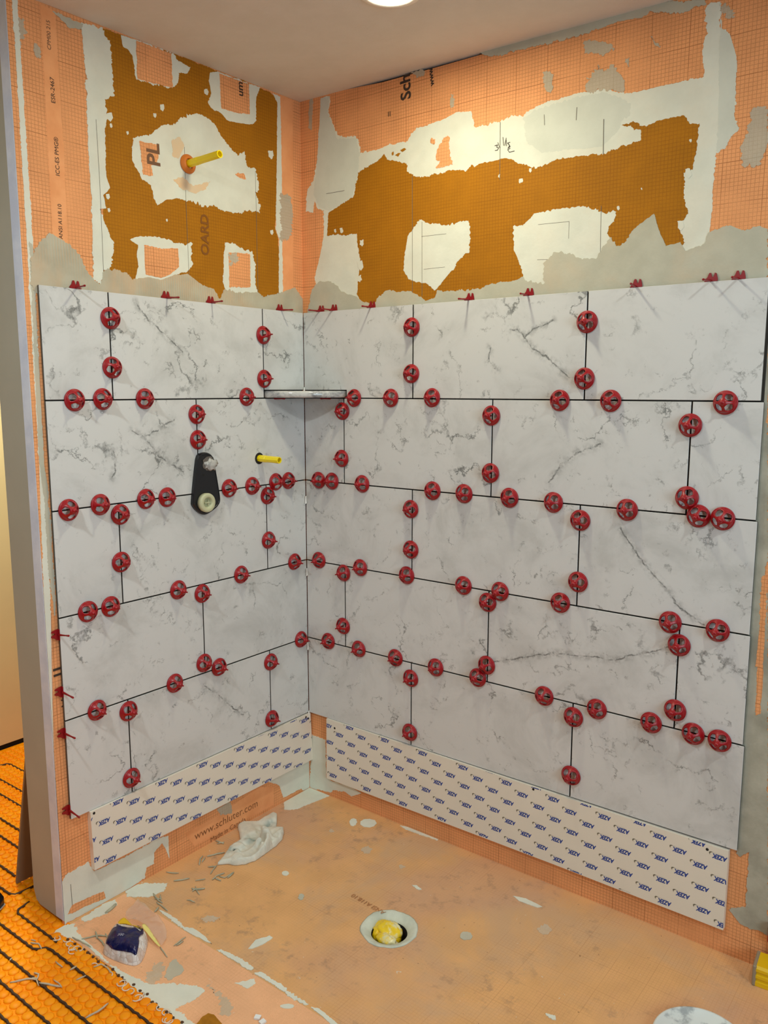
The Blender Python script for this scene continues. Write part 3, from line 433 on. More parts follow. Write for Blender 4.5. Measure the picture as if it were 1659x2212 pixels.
# shower floor with the drain opening cut through
DC = (0.768, -0.484); DR = 0.080
bm = bmesh.new()
outer = [(-0.012, 0.012), (-0.012, -1.087), (0.3, -1.087), (0.7, -1.089), (1.2, -1.088), (2.4, -1.088), (2.4, 0.012)]
vo = [bm.verts.new((x, y, 0)) for x, y in outer]
hole = [bm.verts.new((DC[0] + DR * math.cos(a), DC[1] + DR * math.sin(a), 0)) for a in [2 * math.pi * k / 40 for k in range(40)]]
ed = [bm.edges.new((vo[i], vo[(i + 1) % len(vo)])) for i in range(len(vo))] + [bm.edges.new((hole[i], hole[(i + 1) % 40])) for i in range(40)]
bmesh.ops.triangle_fill(bm, use_beauty=True, edges=ed, normal=(0, 0, 1))
for f in bm.faces:
    if f.normal.z < 0: f.normal_flip()
r = bmesh.ops.extrude_face_region(bm, geom=list(bm.faces)); bmesh.ops.translate(bm, verts=[v for v in r['geom'] if isinstance(v, bmesh.types.BMVert)], vec=(0, 0, -0.004))
bmesh.ops.recalc_face_normals(bm, faces=bm.faces)
FLOOR = struct(obj('floor', bm, FLOORM))
bm = bmesh.new(); prism(bm, [(0.0, -0.862), (0.0, -1.086), (1.2, -1.087), (1.2, -0.866), (0.6, -0.864)], 0.0, 0.0007); obj('membrane_band', bm, MAT['bandF'], FLOOR)

# ragged skims of mortar and bared membrane: thin layers with thickness of their own
def ragged(pts, amp, step=0.0028, seed=0.0):
    out = []; n = len(pts)
    for i in range(n):
        a = Vector(pts[i]); b = Vector(pts[(i + 1) % n]); k = max(1, int((b - a).length / step))
        nrm = Vector((-(b - a).y, (b - a).x)); nrm = nrm.normalized() if nrm.length > 1e-9 else nrm
        for j in range(k):
            p = a.lerp(b, j / k); q = Vector((p.x * 1.0 + seed, p.y * 1.0, seed * 0.37))
            k_ = 0.35 + 1.5 * max(0.0, 0.5 + noise.noise(q * 9 + Vector((7, 3, 1))))
            d = noise.noise(q * 22) * 0.6 + (noise.noise(q * 70) * 0.8 + noise.noise(q * 170) * 0.8 + noise.noise(q * 360) * 0.5) * k_
            out.append(p + nrm * d * amp)
    return out
NAMES = {'ochre': 'wet_membrane', 'white': 'thinset_patch', 'grey': 'thinset_skim', 'ridged': 'thinset_skim', 'smear': 'thinset_smear', 'orange': 'bare_membrane', 'plain': 'membrane_strip', 'peach': 'thinset_smear', 'pale': 'thinset_patch'}
for i, (wall, m, lev, amp, pts) in enumerate(PATCH):
    P_ = ragged([(a / 1000.0, b / 1000.0) for a, b in pts], amp / 1000.0 * (2.0 if m == 'smear' else 1.0), seed=i * 3.7)
    if wall == 'L': lim = lambda x, y: (min(max(x, -1.0635), 0.010), min(max(y, 0.001), ceil_z(0, x) - 0.001))
    elif wall == 'R': lim = lambda x, y: (max(x, -0.010), min(max(y, 0.001), ceil_z(x, 0) - 0.003))
    else: lim = lambda x, y: (max(x, -0.008), min(y, 0.008))
    M = frame(wall, 0, 0, 0.0 if wall == 'F' else -0.012)
    Q = [lim(x, y) for x, y in P_]; fl = [int(abs(q[0] - p[0]) > 1e-9) + 2 * int(abs(q[1] - p[1]) > 1e-9) for p, q in zip(P_, Q)]; n_ = len(Q)
    P_ = [Q[k] for k in range(n_) if not (fl[k] and fl[k] == fl[k - 1] == fl[(k + 1) % n_])]      # straight along a corner or the ceiling
    if wall == 'F' and m != 'smear': lev = 3
    bm = bmesh.new(); prism(bm, P_, 0.0, 0.0004 * lev + (0.0004 if wall == 'F' else 0) + 2e-6 * i, M)
    obj(NAMES[m], bm, MAT[m + wall], {'L': WL, 'R': WR, 'F': FLOOR}[wall])

# print and pencil on the boards
def text_mesh(s, bold=0.0, shear=0.0):
    cu = bpy.data.curves.new('lettering', 'FONT'); cu.body = s; cu.size = 1.0; cu.extrude = 0.0; cu.offset = bold; cu.shear = shear; cu.resolution_u = 3
    cu.align_x = 'CENTER'; cu.align_y = 'CENTER'
    o = bpy.data.objects.new('lettering', cu); COL.objects.link(o)
    dg = bpy.context.evaluated_depsgraph_get(); me = bpy.data.meshes.new_from_object(o.evaluated_get(dg))
    bpy.data.objects.remove(o); bpy.data.curves.remove(cu)
    return me
for wall, s, ((ax, ay), (bx, by)), m, bold in TEXT:
    me = text_mesh(s, 0.024 if bold else 0.0)
    xs = [v.co.x for v in me.vertices]; wid = max(xs) - min(xs); mid = (max(xs) + min(xs)) / 2
    d = Vector((bx - ax, by - ay)) / 1000.0; sc = d.length / wid; ang = math.atan2(d.y, d.x)
    T_ = Matrix.Translation(((ax + bx) / 2000.0, (ay + by) / 2000.0, 0)) @ Matrix.Rotation(ang, 4, 'Z') @ Matrix.Scale(sc, 4) @ Matrix.Translation((-mid, 0, 0))
    me.transform(frame(wall, 0, 0, 0.0024 if wall == 'F' else (-0.0101 if bold and wall == 'L' else -0.0110)) @ T_)
    obj('printed_lettering', me, INK[m], {'L': WL, 'R': WR, 'F': FLOOR}[wall])
for wall, pts, wd, m in STROKE:
    bm = bmesh.new(); h = wd / 2000.0
    for (ax, ay), (bx, by) in zip(pts, pts[1:]):
        a = Vector((ax, ay)) / 1000; b = Vector((bx, by)) / 1000; t = (b - a).normalized(); n_ = Vector((-t.y, t.x)) * h; a = a - t * h; b = b + t * h
        prism(bm, [tuple(a - n_), tuple(b - n_), tuple(b + n_), tuple(a + n_)], 0, 0.0016, frame(wall, 0, 0, -0.0120))
    obj('pencil_line' if m == 'pencil' else 'pencil_figure', bm, INK[m], {'L': WL, 'R': WR}[wall])

# ------------------------------------------------------------------ wall tiles
TOP, RH, TW, GAP = 1.862, 0.3075, 0.6115, 0.0042
def tile(wall, u0, u1, z0, z1, parent, mat=TILE, notch=None):
    uc, zc = (u0 + u1) / 2, (z0 + z1) / 2
    bm = bmesh.new()
    if notch:
        n0, n1, nz = notch
        pl = [(u0, z1), (u0, z0), (u1, z0), (u1, z1)]
        if n0 <= u0: pl = [(u0, z1), (u0, nz), (n1, nz), (n1, z0), (u1, z0), (u1, z1)]
        prism(bm, [(a - uc, b - zc) for a, b in pl], -0.0085, 0.0); bm.normal_update()
    else:
        box(bm, u0 - uc, z0 - zc, -0.0085, u1 - uc, z1 - zc, 0.0, 0.0007); bm.normal_update()
    for f in bm.faces: f.material_index = 0 if f.normal.z > 0.5 else 1
    o = obj('tile', bm, mat, parent); o.data.materials.append(TILESIDE); o.matrix_world = frame(wall, uc, zc, 0.0)
    return o
GUIDE = {('R', 2): [(1233, 1192), (1269, 1142), (1305, 1099), (1360, 1044), (1422, 977), (1480, 948)], ('R', 3): [(825, 704), (934, 743), (1044, 780), (1236, 798), (1331, 841), (1396, 868)],
 ('R', 1): [(1008, 1307), (1047, 1368), (1097, 1405), (1163, 1428)], ('R', 0): [(857, 1767), (889, 1763), (937, 1710), (999, 1668), (1060, 1620), None, (913, 1743), (950, 1767), (1002, 1788), None, (793, 1715), (786, 1672), (815, 1646)],
 ('L', 1): [(-757, 1462), (-717, 1440), (-660, 1380), (-573, 1322), None, (-714, 1442), (-665, 1459), (-602, 1493), None, (-825, 1404), (-820, 1342), (-837, 1322)],
 ('L', 0): [(-729, 1845), (-682, 1794), (-633, 1763), (-556, 1702)], ('L', 4): [(-518, 590), (-459, 539), (-398, 478), (-344, 426)]}
for row in range(5):
    z1 = TOP - RH * row - (GAP / 2 if row else 0); z0 = TOP - RH * (row + 1) + GAP / 2
    for wall in 'RL':
        odd = row % 2 == 0
        if wall == 'R': js = [0.002] + ([0.49635, 1.10785] if odd else [0.19247, 0.80397, 1.41547]) + [RE[row] / 1000.0]
        else: js = [-1.0286] + ([-0.81677, -0.20527] if odd else [-0.50927]) + [-0.001]
        for i, (a, b) in enumerate(zip(js, js[1:])):
            ua = a + (GAP / 2 if i else 0); ub = b - (GAP / 2 if i < len(js) - 2 else 0)
            mat = TILE; g = GUIDE.get((wall, row))
            if g and ua * 1000 < g[0][0] < ub * 1000:
                segs = []; uc, zc = (ua + ub) / 2, (z0 + z1) / 2
                for p, q in zip(g, g[1:]):
                    if p and q: segs.append((p[0] / 1000 - uc, p[1] / 1000 - zc, q[0] / 1000 - uc, q[1] / 1000 - zc))
                mat = marble('veined_marble_print', *MB, guide=segs)
            nt = None; zz = z0
            if row == 0 and wall == 'R' and i == 0: nt = (0, 0.207, 1.5838)
            if row == 0 and wall == 'L' and i == len(js) - 2: zz = 1.5838
            tile(wall, ua, ub, zz, z1, WR if wall == 'R' else WL, mat, nt)
# thinset bed behind the tiles, colour darkened to paint shade into the joints
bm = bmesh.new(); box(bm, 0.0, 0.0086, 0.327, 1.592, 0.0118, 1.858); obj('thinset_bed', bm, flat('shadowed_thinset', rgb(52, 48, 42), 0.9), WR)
bm = bmesh.new(); box(bm, -0.0118, -1.0265, 0.328, -0.0086, 0.0, 1.858); obj('thinset_bed', bm, flat('shadowed_thinset_left', rgb(52, 48, 42), 0.9), WL)

# ------------------------------------------------------------------ red levelling caps
def cap_dome():
    prof0 = [(0.0296, 0.0045), (0.0280, 0.0085), (0.0256, 0.0130), (0.0225, 0.0172), (0.0190, 0.0208), (0.0152, 0.0240), (0.0112, 0.0268), (0.0075, 0.0292)]
    prof = []
    for (r0, z0), (r1, z1) in zip(prof0, prof0[1:]): prof += [(r0, z0), ((r0 + r1) / 2, (z0 + z1) / 2 + 0.00025)]
    prof.append(prof0[-1]); th = 0.0024; bm = bmesh.new(); n = 48
    ri, ro = 0.0108, 0.0263
    def half(r):                      # half angle of a window at radius r: rounded triangle
        t = (r - ri) / (ro - ri)
        return 0.0 if t <= 0 or t >= 1 else math.radians(33) * min(1.0, math.sin(math.pi * t) * 1.5) ** 0.5
    def ang(k, r):
        q = k % 12; base = (k // 12) * math.pi / 2; w = max(half(r), math.radians(9))
        if 2 <= q <= 10: return base + math.pi / 4 + w * (q - 6) / 4.0
        if q < 2: return base + (math.pi / 4 - w) * q / 2.0
        return base + math.pi / 4 + w + (math.pi / 4 - w) * (q - 10) / 2.0
    def open_(i, k): return 2 <= k % 12 < 10 and (half(prof[i][0]) > 0 or half(prof[i + 1][0]) > 0) and half((prof[i][0] + prof[i + 1][0]) / 2) > 0.05
    def ring(off): return [[bm.verts.new(((r - off) * math.cos(ang(k, r)), (r - off) * math.sin(ang(k, r)), z - off * 0.7)) for k in range(n)] for r, z in prof]
    A, B = ring(0), ring(th)
    keep = [[not open_(i, k) for k in range(n)] for i in range(len(prof) - 1)]
    for i in range(len(prof) - 1):
        for k in range(n):
            if not keep[i][k]: continue
            k2 = (k + 1) % n
            bm.faces.new((A[i][k], A[i][k2], A[i + 1][k2], A[i + 1][k])); bm.faces.new((B[i + 1][k], B[i + 1][k2], B[i][k2], B[i][k]))
            if not keep[i][(k - 1) % n]: bm.faces.new((A[i][k], A[i + 1][k], B[i + 1][k], B[i][k]))
            if not keep[i][k2]: bm.faces.new((A[i + 1][k2], A[i][k2], B[i][k2], B[i + 1][k2]))
            if i > 0 and not keep[i - 1][k]: bm.faces.new((A[i][k2], A[i][k], B[i][k], B[i][k2]))
            if i + 1 < len(keep) and not keep[i + 1][k]: bm.faces.new((A[i + 1][k], A[i + 1][k2], B[i + 1][k2], B[i + 1][k]))
    # hub collar on top
    lathe(bm, [(0.0078, 0.0280), (0.0076, 0.0315), (0.0058, 0.0345), (0.0040, 0.0375), (0.0, 0.0378)], 20)
    return bm
me_dome = bpy.data.meshes.new('dome'); b_ = cap_dome(); b_.to_mesh(me_dome); b_.free(); me_dome.materials.append(RED)
for p in me_dome.polygons: p.use_smooth = True
b_ = bmesh.new(); lathe(b_, [(0.0262, 0.0004), (0.0312, 0.0004), (0.0316, 0.0025), (0.0306, 0.0052), (0.0290, 0.0060), (0.0266, 0.0052), (0.0262, 0.0004)], 48)
me_ring = bpy.data.meshes.new('base_ring'); b_.to_mesh(me_ring); b_.free(); me_ring.materials.append(RED)
for p in me_ring.polygons: p.use_smooth = True
b_ = bmesh.new(); lathe(b_, [(0.0, 0.036), (0.0026, 0.036), (0.0026, 0.0455), (0.0019, 0.047), (0.0, 0.047)], 10); box(b_, -0.0028, -0.0009, 0.0005, 0.0028, 0.0009, 0.03)
me_post = bpy.data.meshes.new('post'); b_.to_mesh(me_post); b_.free(); me_post.materials.append(REDP)
ORD = ['first', 'second', 'third', 'fourth', 'fifth', 'sixth', 'seventh', 'eighth', 'ninth', 'tenth']
ROWN = {'row1': 'top', 'B': 'second', 'row3': 'third', 'row4': 'fourth', 'row5': 'bottom'}
JN = {'J1': 'top', 'J2': 'second', 'J3': 'third', 'J4': 'fourth'}
def cap(wall, u, z, label, along):
    sp = random.uniform(0, math.pi * 2)
    tilt = Matrix.Rotation(random.uniform(-0.04, 0.04), 4, 'X') @ Matrix.Rotation(random.uniform(-0.04, 0.04), 4, 'Y')
    e = empty('leveling_cap', frame(wall, u, z, 0.0016) @ tilt, label, 'tile cap', 'red levelling caps on the tile joints')
    for nm, me, rz in (('base_ring', me_ring, 0.0), ('dome', me_dome, sp), ('post', me_post, along)):
        o = bpy.data.objects.new(nm, me); COL.objects.link(o); o.parent = e; o.rotation_euler = (0, 0, rz)
for wall, data, side in (('L', CAPL, 'left'), ('R', CAPR, 'right')):
    for key, pts in data.items():
        for i, (u, z) in enumerate(pts):
            if key in JN: lb = '%s red levelling cap from the corner on joint under %s row, %s wall' % (ORD[i], JN[key], side)
            elif len(pts) == 2: lb = '%s red levelling cap on upright joint in %s tile row, %s wall' % (('upper', 'lower')[i % 2], ROWN[key], side)
            else: lb = '%s red levelling cap, %s upright joint from corner, %s tile row, %s wall' % (('upper', 'lower')[i % 2], ORD[i // 2], ROWN[key], side)
            cap(wall, u / 1000, z / 1000, lb, 0.0 if key in JN else math.pi / 2)

# ------------------------------------------------------------------ capless clips on the open tile edges
b_ = bmesh.new(); prism(b_, [(-0.016, 0.0), (0.016, 0.0), (0.0155, 0.008), (0.012, 0.021), (0.008, 0.0225), (0.005, 0.012), (0.0015, 0.0115), (-0.0015, 0.0225), (-0.006, 0.0225), (-0.010, 0.012), (-0.016, 0.006)], -0.0085, -0.0060)
box(b_, -0.016, 0.0002, -0.0085, 0.016, 0.0022, 0.0005)
me_plate = bpy.data.meshes.new('base_plate'); b_.to_mesh(me_plate); b_.free(); me_plate.materials.append(REDP)
b_ = bmesh.new(); tube(b_, [(0, 0.0024, 0.0), (0, 0.0024, 0.012), (0, 0.0024, 0.034), (0, 0.0024, 0.050), (0, 0.0024, 0.053)], [0.0034, 0.0030, 0.0022, 0.0032, 0.0016], 8)
me_strip = bpy.data.meshes.new('strip'); b_.to_mesh(me_strip); b_.free(); me_strip.materials.append(REDP)
def clip(wall, u, z, rot, label, plate=True):
    M = frame(wall, u, z, 0.0) @ Matrix.Rotation(rot, 4, 'Z')
    e = empty('tile_clip', M, label, 'tile clip', 'red capless clips on open tile edges')
    for nm, me in (('base_plate', me_plate), ('strip', me_strip)):
        o = bpy.data.objects.new(nm, me); COL.objects.link(o); o.parent = e
        if nm == 'strip': o.rotation_euler = (random.uniform(-0.05, 0.05), random.uniform(-0.14, 0.14), 0)
for i, (u, z) in enumerate(CLIPTL): clip('L', u / 1000, TOP + 0.0002, 0.0, '%s capless red clip from the corner along top tile edge, left wall' % ORD[i])
for i, (u, z) in enumerate(CLIPTR): clip('R', u / 1000, TOP + 0.0002, 0.0, '%s capless red clip from the corner along top tile edge, right wall' % ORD[i])
for i, (u, z) in enumerate(CLIPLL): clip('L', -1.0289, z / 1000, math.pi / 2, '%s capless red clip from the top on the outer side edge of left tiles' % ORD[i])
for wall, u, side in (('L', -0.155, 'left'), ('R', 0.128, 'right')):
    e = empty('tile_clip', frame(wall, u, 1.5502, 0.0), 'capless red clip under the marble corner shelf on the %s wall' % side, 'tile clip', 'red capless clips on open tile edges')
    o = bpy.data.objects.new('strip', me_strip); COL.objects.link(o); o.parent = e

# small white wedges pressed into the corner joint
for i, z in enumerate((1.578, 1.171, 0.892, 0.597, 0.318)):
    bm = bmesh.new(); prism(bm, [(-0.0030, -0.015), (0.0030, -0.012), (0.0022, 0.016), (-0.0022, 0.014)], 0.0, 0.006)
    bmesh.ops.transform(bm, matrix=Matrix.Translation((0.0028, -0.0028, z)) @ Matrix.Rotation(math.radians(45), 4, 'Z') @ Matrix.Rotation(math.radians(90), 4, 'X'), verts=bm.verts)
    o = obj('tile_wedge', bm, flat('white_wedge_%d' % i, rgb(235, 235, 230), 0.5)); tag(o, '%s small white wedge from the top in the corner joint' % ORD[i], 'tile wedge', 'white wedges in the corner joint')

# ------------------------------------------------------------------ marble corner shelf
bm = bmesh.new(); arc = []
for k in range(25):
    a = k / 24.0; p = Vector((0.0, -0.2035)).lerp(Vector((0.2035, 0.0)), a)
    arc.append(p + Vector((1, -1)).normalized() * 0.045 * math.sin(math.pi * a) ** 0.8)
def inset(d): 
    return [p - Vector((1, -1)).normalized() * d * (0.4 + 0.6 * math.sin(math.pi * (i / 24.0))) for i, p in enumerate(arc)]
back = [(-0.0082, 0.0082)]
lv = []
for d, z in ((0.008, 1.5562), (0.003, 1.5575), (0.0, 1.5625), (0.0, 1.5735), (0.003, 1.5785), (0.008, 1.5800)):
    ps = inset(d); ps[0] = Vector((-0.0082, ps[0].y)); ps[-1] = Vector((ps[-1].x, 0.0082))
    lv.append([bm.verts.new((p[0], p[1], z)) for p in ps] + [bm.verts.new((-0.0082, 0.0082, z))])
for a, b in zip(lv, lv[1:]):
    for k in range(len(a)): bm.faces.new((a[k], a[(k + 1) % len(a)], b[(k + 1) % len(a)], b[k]))
bm.faces.new(lv[0][::-1]); bm.faces.new(lv[-1]); bmesh.ops.recalc_face_normals(bm, faces=bm.faces)
sh = obj('corner_shelf', bm, SHELFM); smooth(sh); tag(sh, 'polished grey marble corner shelf set in the joint under the top tile row', 'shelf')

# ------------------------------------------------------------------ valve guard and pipe stubs
G = [(a / 1000, b / 1000) for a, b in GUARD]; gc = (-0.482, 1.285)
e = empty('valve_guard', frame('L', gc[0], gc[1], 0.0008), 'black teardrop plastic mixer valve guard with a pale cap on left tiles', 'valve guard')
def scaled(k): return [((a - gc[0]) * k, (b - gc[1]) * k) for a, b in G]
bm = bmesh.new(); n = len(G); ls = []
def dense(pl, m=4):
    out = []
    for i in range(len(pl)):
        p0, p1, p2, p3 = [Vector(pl[(i + j) % len(pl)]) for j in (-1, 0, 1, 2)]
        for k in range(m):
            t = k / m; out.append(0.5 * ((2 * p1) + (-p0 + p2) * t + (2 * p0 - 5 * p1 + 4 * p2 - p3) * t * t + (-p0 + 3 * p1 - 3 * p2 + p3) * t ** 3))
    return out
for k, z in ((1.0, 0.0), (1.0, 0.010), (0.975, 0.0135), (0.93, 0.0138), (0.915, 0.0122), (0.0, 0.0122)):
    if k == 0: continue
    ls.append([bm.verts.new((p[0], p[1], z)) for p in dense(scaled(k))])
for a, b in zip(ls, ls[1:]):
    for k in range(len(a)): bm.faces.new((a[k], a[(k + 1) % len(a)], b[(k + 1) % len(a)], b[k]))
bm.faces.new(ls[-1]); bm.faces.new(ls[0][::-1]); bmesh.ops.recalc_face_normals(bm, faces=bm.faces)
obj('guard_body', bm, BLACK, e)
kx, kz = -0.4975 - gc[0], 1.2165 - gc[1]
bm = bmesh.new(); lathe(bm, [(0.0, 0.010), (0.031, 0.010), (0.032, 0.024), (0.0305, 0.0285), (0.028, 0.030), (0.0195, 0.030), (0.0175, 0.0285), (0.0170, 0.019), (0.0, 0.0185)], 32, Matrix.Translation((kx, kz, 0)))
k_ = smooth(obj('valve_cap', bm, flat('cream_plastic', rgb(196, 196, 158), 0.45))); k_.parent = e; k_['label'] = 'round cream cap with a recessed centre'
bm = bmesh.new(); box(bm, kx - 0.011, kz - 0.002, 0.0186, kx + 0.011, kz + 0.002, 0.026, 0.0008); box(bm, kx + 0.003, kz - 0.010, 0.0186, kx + 0.007, kz + 0.010, 0.023, 0.0008)
c_ = obj('cap_rib', bm, flat('cream_rib', rgb(186, 186, 152), 0.5)); c_.parent = k_
# broken hole at the top of the guard showing a mortared metal stub
hx, hz = -0.4760 - gc[0], 1.3425 - gc[1]
bm = bmesh.new(); pl = ragged([(0.026 * math.cos(t), 0.024 * math.sin(t)) for t in [2 * math.pi * k / 12 for k in range(12)]], 0.003, 0.004, 5.0)
prism(bm, [(p[0] + hx, p[1] + hz) for p in pl], 0.0118, 0.0134)
obj('guard_opening', bm, flat('mortar_in_guard', rgb(120, 112, 104), 0.8, 0.3, 0.4, 60), e)
bm = bmesh.new(); bmesh.ops.create_icosphere(bm, subdivisions=3, radius=1.0)
for v in bm.verts:
    n_ = v.co.normalized(); v.co = Vector((n_.x * 0.023, n_.y * 0.018, n_.z * 0.006)) * (1 + 0.55 * noise.noise(n_ * 2.2) + 0.25 * noise.noise(n_ * 6)) + Vector((hx + 0.008, hz - 0.004, 0.016))
smooth(obj('metal_stub', bm, flat('silvered_mortar', rgb(208, 206, 200), 0.3, 0.6, 0.5, 70), e))
bm = bmesh.new()
for (a, b) in ((-0.027, 0.012), (-0.012, 0.022), (-0.024, -0.035), (0.006, 0.026)): lathe(bm, [(0.0, 0.0124), (0.004, 0.0124), (0.004, 0.0128), (0.0, 0.0128)], 10, Matrix.Translation((hx + a, hz + b, 0)))
obj('screw_recess', bm, DARK, e)

def stub(name, u, z, out, tip, r, label, flange=None):
    """yellow pipe plug that sticks out of the wall"""
    d = Vector(tip) - Vector(frame('L', u, z, out).translation); ln = d.length
    q = d.to_track_quat('Z', 'Y').to_matrix().to_4x4(); q.translation = frame('L', u, z, out).translation
    e = empty(name, q, label, 'pipe')
    bm = bmesh.new(); lathe(bm, [(r * 0.98, -0.006), (r, ln * 0.35), (r * 0.94, ln * 0.36), (r * 0.94, ln), (r * 0.70, ln), (r * 0.70, ln - 0.02), (0, ln - 0.021)], 8)
    obj('plug_tube', bm, YEL, e)
    return e, ln
e, ln = stub('pipe_plug', -0.2365, 1.3440, 0.0, (0.100, -0.2365, 1.3425), 0.0125, 'yellow pipe plug poking out of tile left of the corner')
bm = bmesh.new(); lathe(bm, [(0.0, 0.0), (0.0, 0.0003), (0.0205, 0.0003), (0.0205, 0.0), ], 28, Matrix.Translation((0, 0, 0.0003)))
o = obj('tile_hole', bm, DARK); o.matrix_world = frame('L', -0.2365, 1.3440, 0.0003); bpy.context.view_layer.update(); mw = o.matrix_world.copy(); o.parent = e; o.matrix_parent_inverse = e.matrix_world.inverted()
e, ln = stub('pipe_plug', -0.503, 2.2790, -0.010, (0.140, -0.503, 2.2840), 0.0125, 'yellow pipe plug with orange collar, high on mortared left wall')
bm = bmesh.new(); lathe(bm, [(0.0150, 0.0005), (0.0290, 0.0005), (0.0285, 0.004), (0.0225, 0.008), (0.0205, 0.012), (0.0150, 0.012), (0.0150, 0.0005)], 32, Matrix.Translation((0, 0, 0)))
smooth(obj('rubber_collar', bm, flat('orange_rubber', rgb(214, 120, 40), 0.6), e))
bm = bmesh.new(); box(bm, -0.0022, 0.0085, 0.012, 0.0022, 0.0133, 0.066, 0.0005)
bmesh.ops.transform(bm, matrix=Matrix.Rotation(math.radians(-62), 4, 'Z'), verts=bm.verts); obj('slot', bm, flat('dark_red_slot', rgb(96, 20, 24), 0.6), e)

# ------------------------------------------------------------------ printed trim boards that carry the bottom row
BLUE = flat('blue_print', rgb(34, 66, 146), 0.6); SWOOSH = flat('bronze_print', rgb(112, 106, 88), 0.6); PRINT2 = flat('grey_print', rgb(170, 164, 150), 0.6)
BOARD = flat('white_pvc_film', rgb(234, 226, 210), 0.35, 0.4, 0.03, 8)
me_azek = text_mesh('AZEK', 0.045, 0.22); me_sub = text_mesh('Building Products', 0.0, 0.1)
def fit(me, width, height, cx, cy):
    xs = [v.co.x for v in me.vertices]; ys = [v.co.y for v in me.vertices]
    out = [((v.co.x - (max(xs) + min(xs)) / 2) / (max(xs) - min(xs)) * width + cx, (v.co.y - (max(ys) + min(ys)) / 2) / (max(ys) - min(ys)) * height + cy) for v in me.vertices]
    return out, [tuple(p.vertices) for p in me.polygons]
logo_word = fit(me_azek, 0.0415, 0.0145, -0.0040, 0.001); logo_sub = fit(me_sub, 0.026, 0.0022, 0.002, -0.0085)
sw = []
for k in range(9):
    t = k / 8.0; a = math.radians(-150 + 190 * t); sw.append((0.0165 + 0.0065 * math.cos(a), -0.0035 + 0.0062 * math.sin(a), 0.0004 + 0.0017 * math.sin(math.pi * min(1, t * 1.05))))
pts_o = [(x + w_ * 1.4, y) for x, y, w_ in sw]; pts_i = [(x - w_ * 0.6, y + w_ * 0.8) for x, y, w_ in sw]
logo_sw = (pts_o + pts_i, [(k, k + 1, 9 + k + 1, 9 + k) for k in range(8)])
def trim_board(wall, quad, name, label, holes):
    q = [(a / 1000, b / 1000) for a, b in quad]
    e = empty(name, None, label, 'trim board', 'white printed trim boards')
    bm = bmesh.new(); prism(bm, q, -0.0115, 0.0068, frame(wall, 0, 0)); obj('board', bm, BOARD, e)
    x0 = min(p[0] for p in q); x1 = max(p[0] for p in q); zt = 0.32
    o0 = (0.161, 0.2769) if wall == 'R' else (-0.8783, 0.3200)
    va, vb = (0.0588, -0.0231), (0.0507, 0.0430)
    for nm, (vs_, fs), mat in (('lettering', logo_word, BLUE), ('swoosh', logo_sw, SWOOSH), ('small_lettering', logo_sub, PRINT2)):
        bm = bmesh.new()
        for i in range(-40, 41):
            for j in range(-40, 41):
                cx, cz = o0[0] + i * va[0] + j * vb[0], o0[1] + i * va[1] + j * vb[1]
                if not (x0 - 0.03 < cx < x1 + 0.03 and 0.03 < cz < 0.345): continue
                vv = [bm.verts.new((cx - x, cz - y, 0)) for x, y in vs_]
                for f in fs: bm.faces.new([vv[k] for k in f])
        n = len(q); ar = sum(q[i][0] * q[(i + 1) % n][1] - q[(i + 1) % n][0] * q[i][1] for i in range(n))
        for i in range(n):
            a, b = Vector(q[i]), Vector(q[(i + 1) % n]); t = (b - a); nn = Vector((t.y, -t.x)) if ar > 0 else Vector((-t.y, t.x)); nn.normalize()
            a2 = a - nn * 0.0005
            bmesh.ops.bisect_plane(bm, geom=list(bm.verts) + list(bm.edges) + list(bm.faces), plane_co=(a2.x, a2.y, 0), plane_no=(nn.x, nn.y, 0), clear_outer=True)
        bmesh.ops.transform(bm, matrix=frame(wall, 0, 0, 0.0070), verts=bm.verts)
        obj(nm, bm, mat, e)
    for (u, z) in holes:
        bm = bmesh.new(); lathe(bm, [(0.0, 0.0), (0.0042, 0.0), (0.0042, 0.0006), (0.0, 0.0006)], 12, frame(wall, u / 1000, z / 1000, 0.0068)); obj('screw_hole', bm, DARK, e)
trim_board('L', AZL, 'trim_board', 'white trim board with blue print under the left wall tiles', HOLEL)
trim_board('R', AZR, 'trim_board', 'long white trim board with blue print under the right wall tiles', HOLER)

# ------------------------------------------------------------------ ceiling light
lz = ceil_z(*LAMP)
e = empty('ceiling_light', Matrix.Translation((LAMP[0], LAMP[1], lz)), 'round recessed ceiling light glowing warm white above the shower', 'ceiling light')
bm = bmesh.new(); lathe(bm, [(0.064, -0.001), (0.082, -0.001), (0.083, -0.0035), (0.078, -0.006), (0.068, -0.0065), (0.064, -0.004), (0.064, -0.001)], 40)
smooth(obj('trim_ring', bm, flat('white_trim_plastic', rgb(240, 236, 228), 0.4), e))
s_ = NT('lit_diffuser'); s_.b.inputs['Emission Color'].default_value = (1.0, 0.86, 0.60, 1); s_.b.inputs['Emission Strength'].default_value = 14.0
bm = bmesh.new(); lathe(bm, [(0.0, -0.0062), (0.040, -0.006), (0.066, -0.0042), (0.066, -0.0015), (0.0, -0.0015)], 40)
smooth(obj('diffuser', bm, s_.m, e))

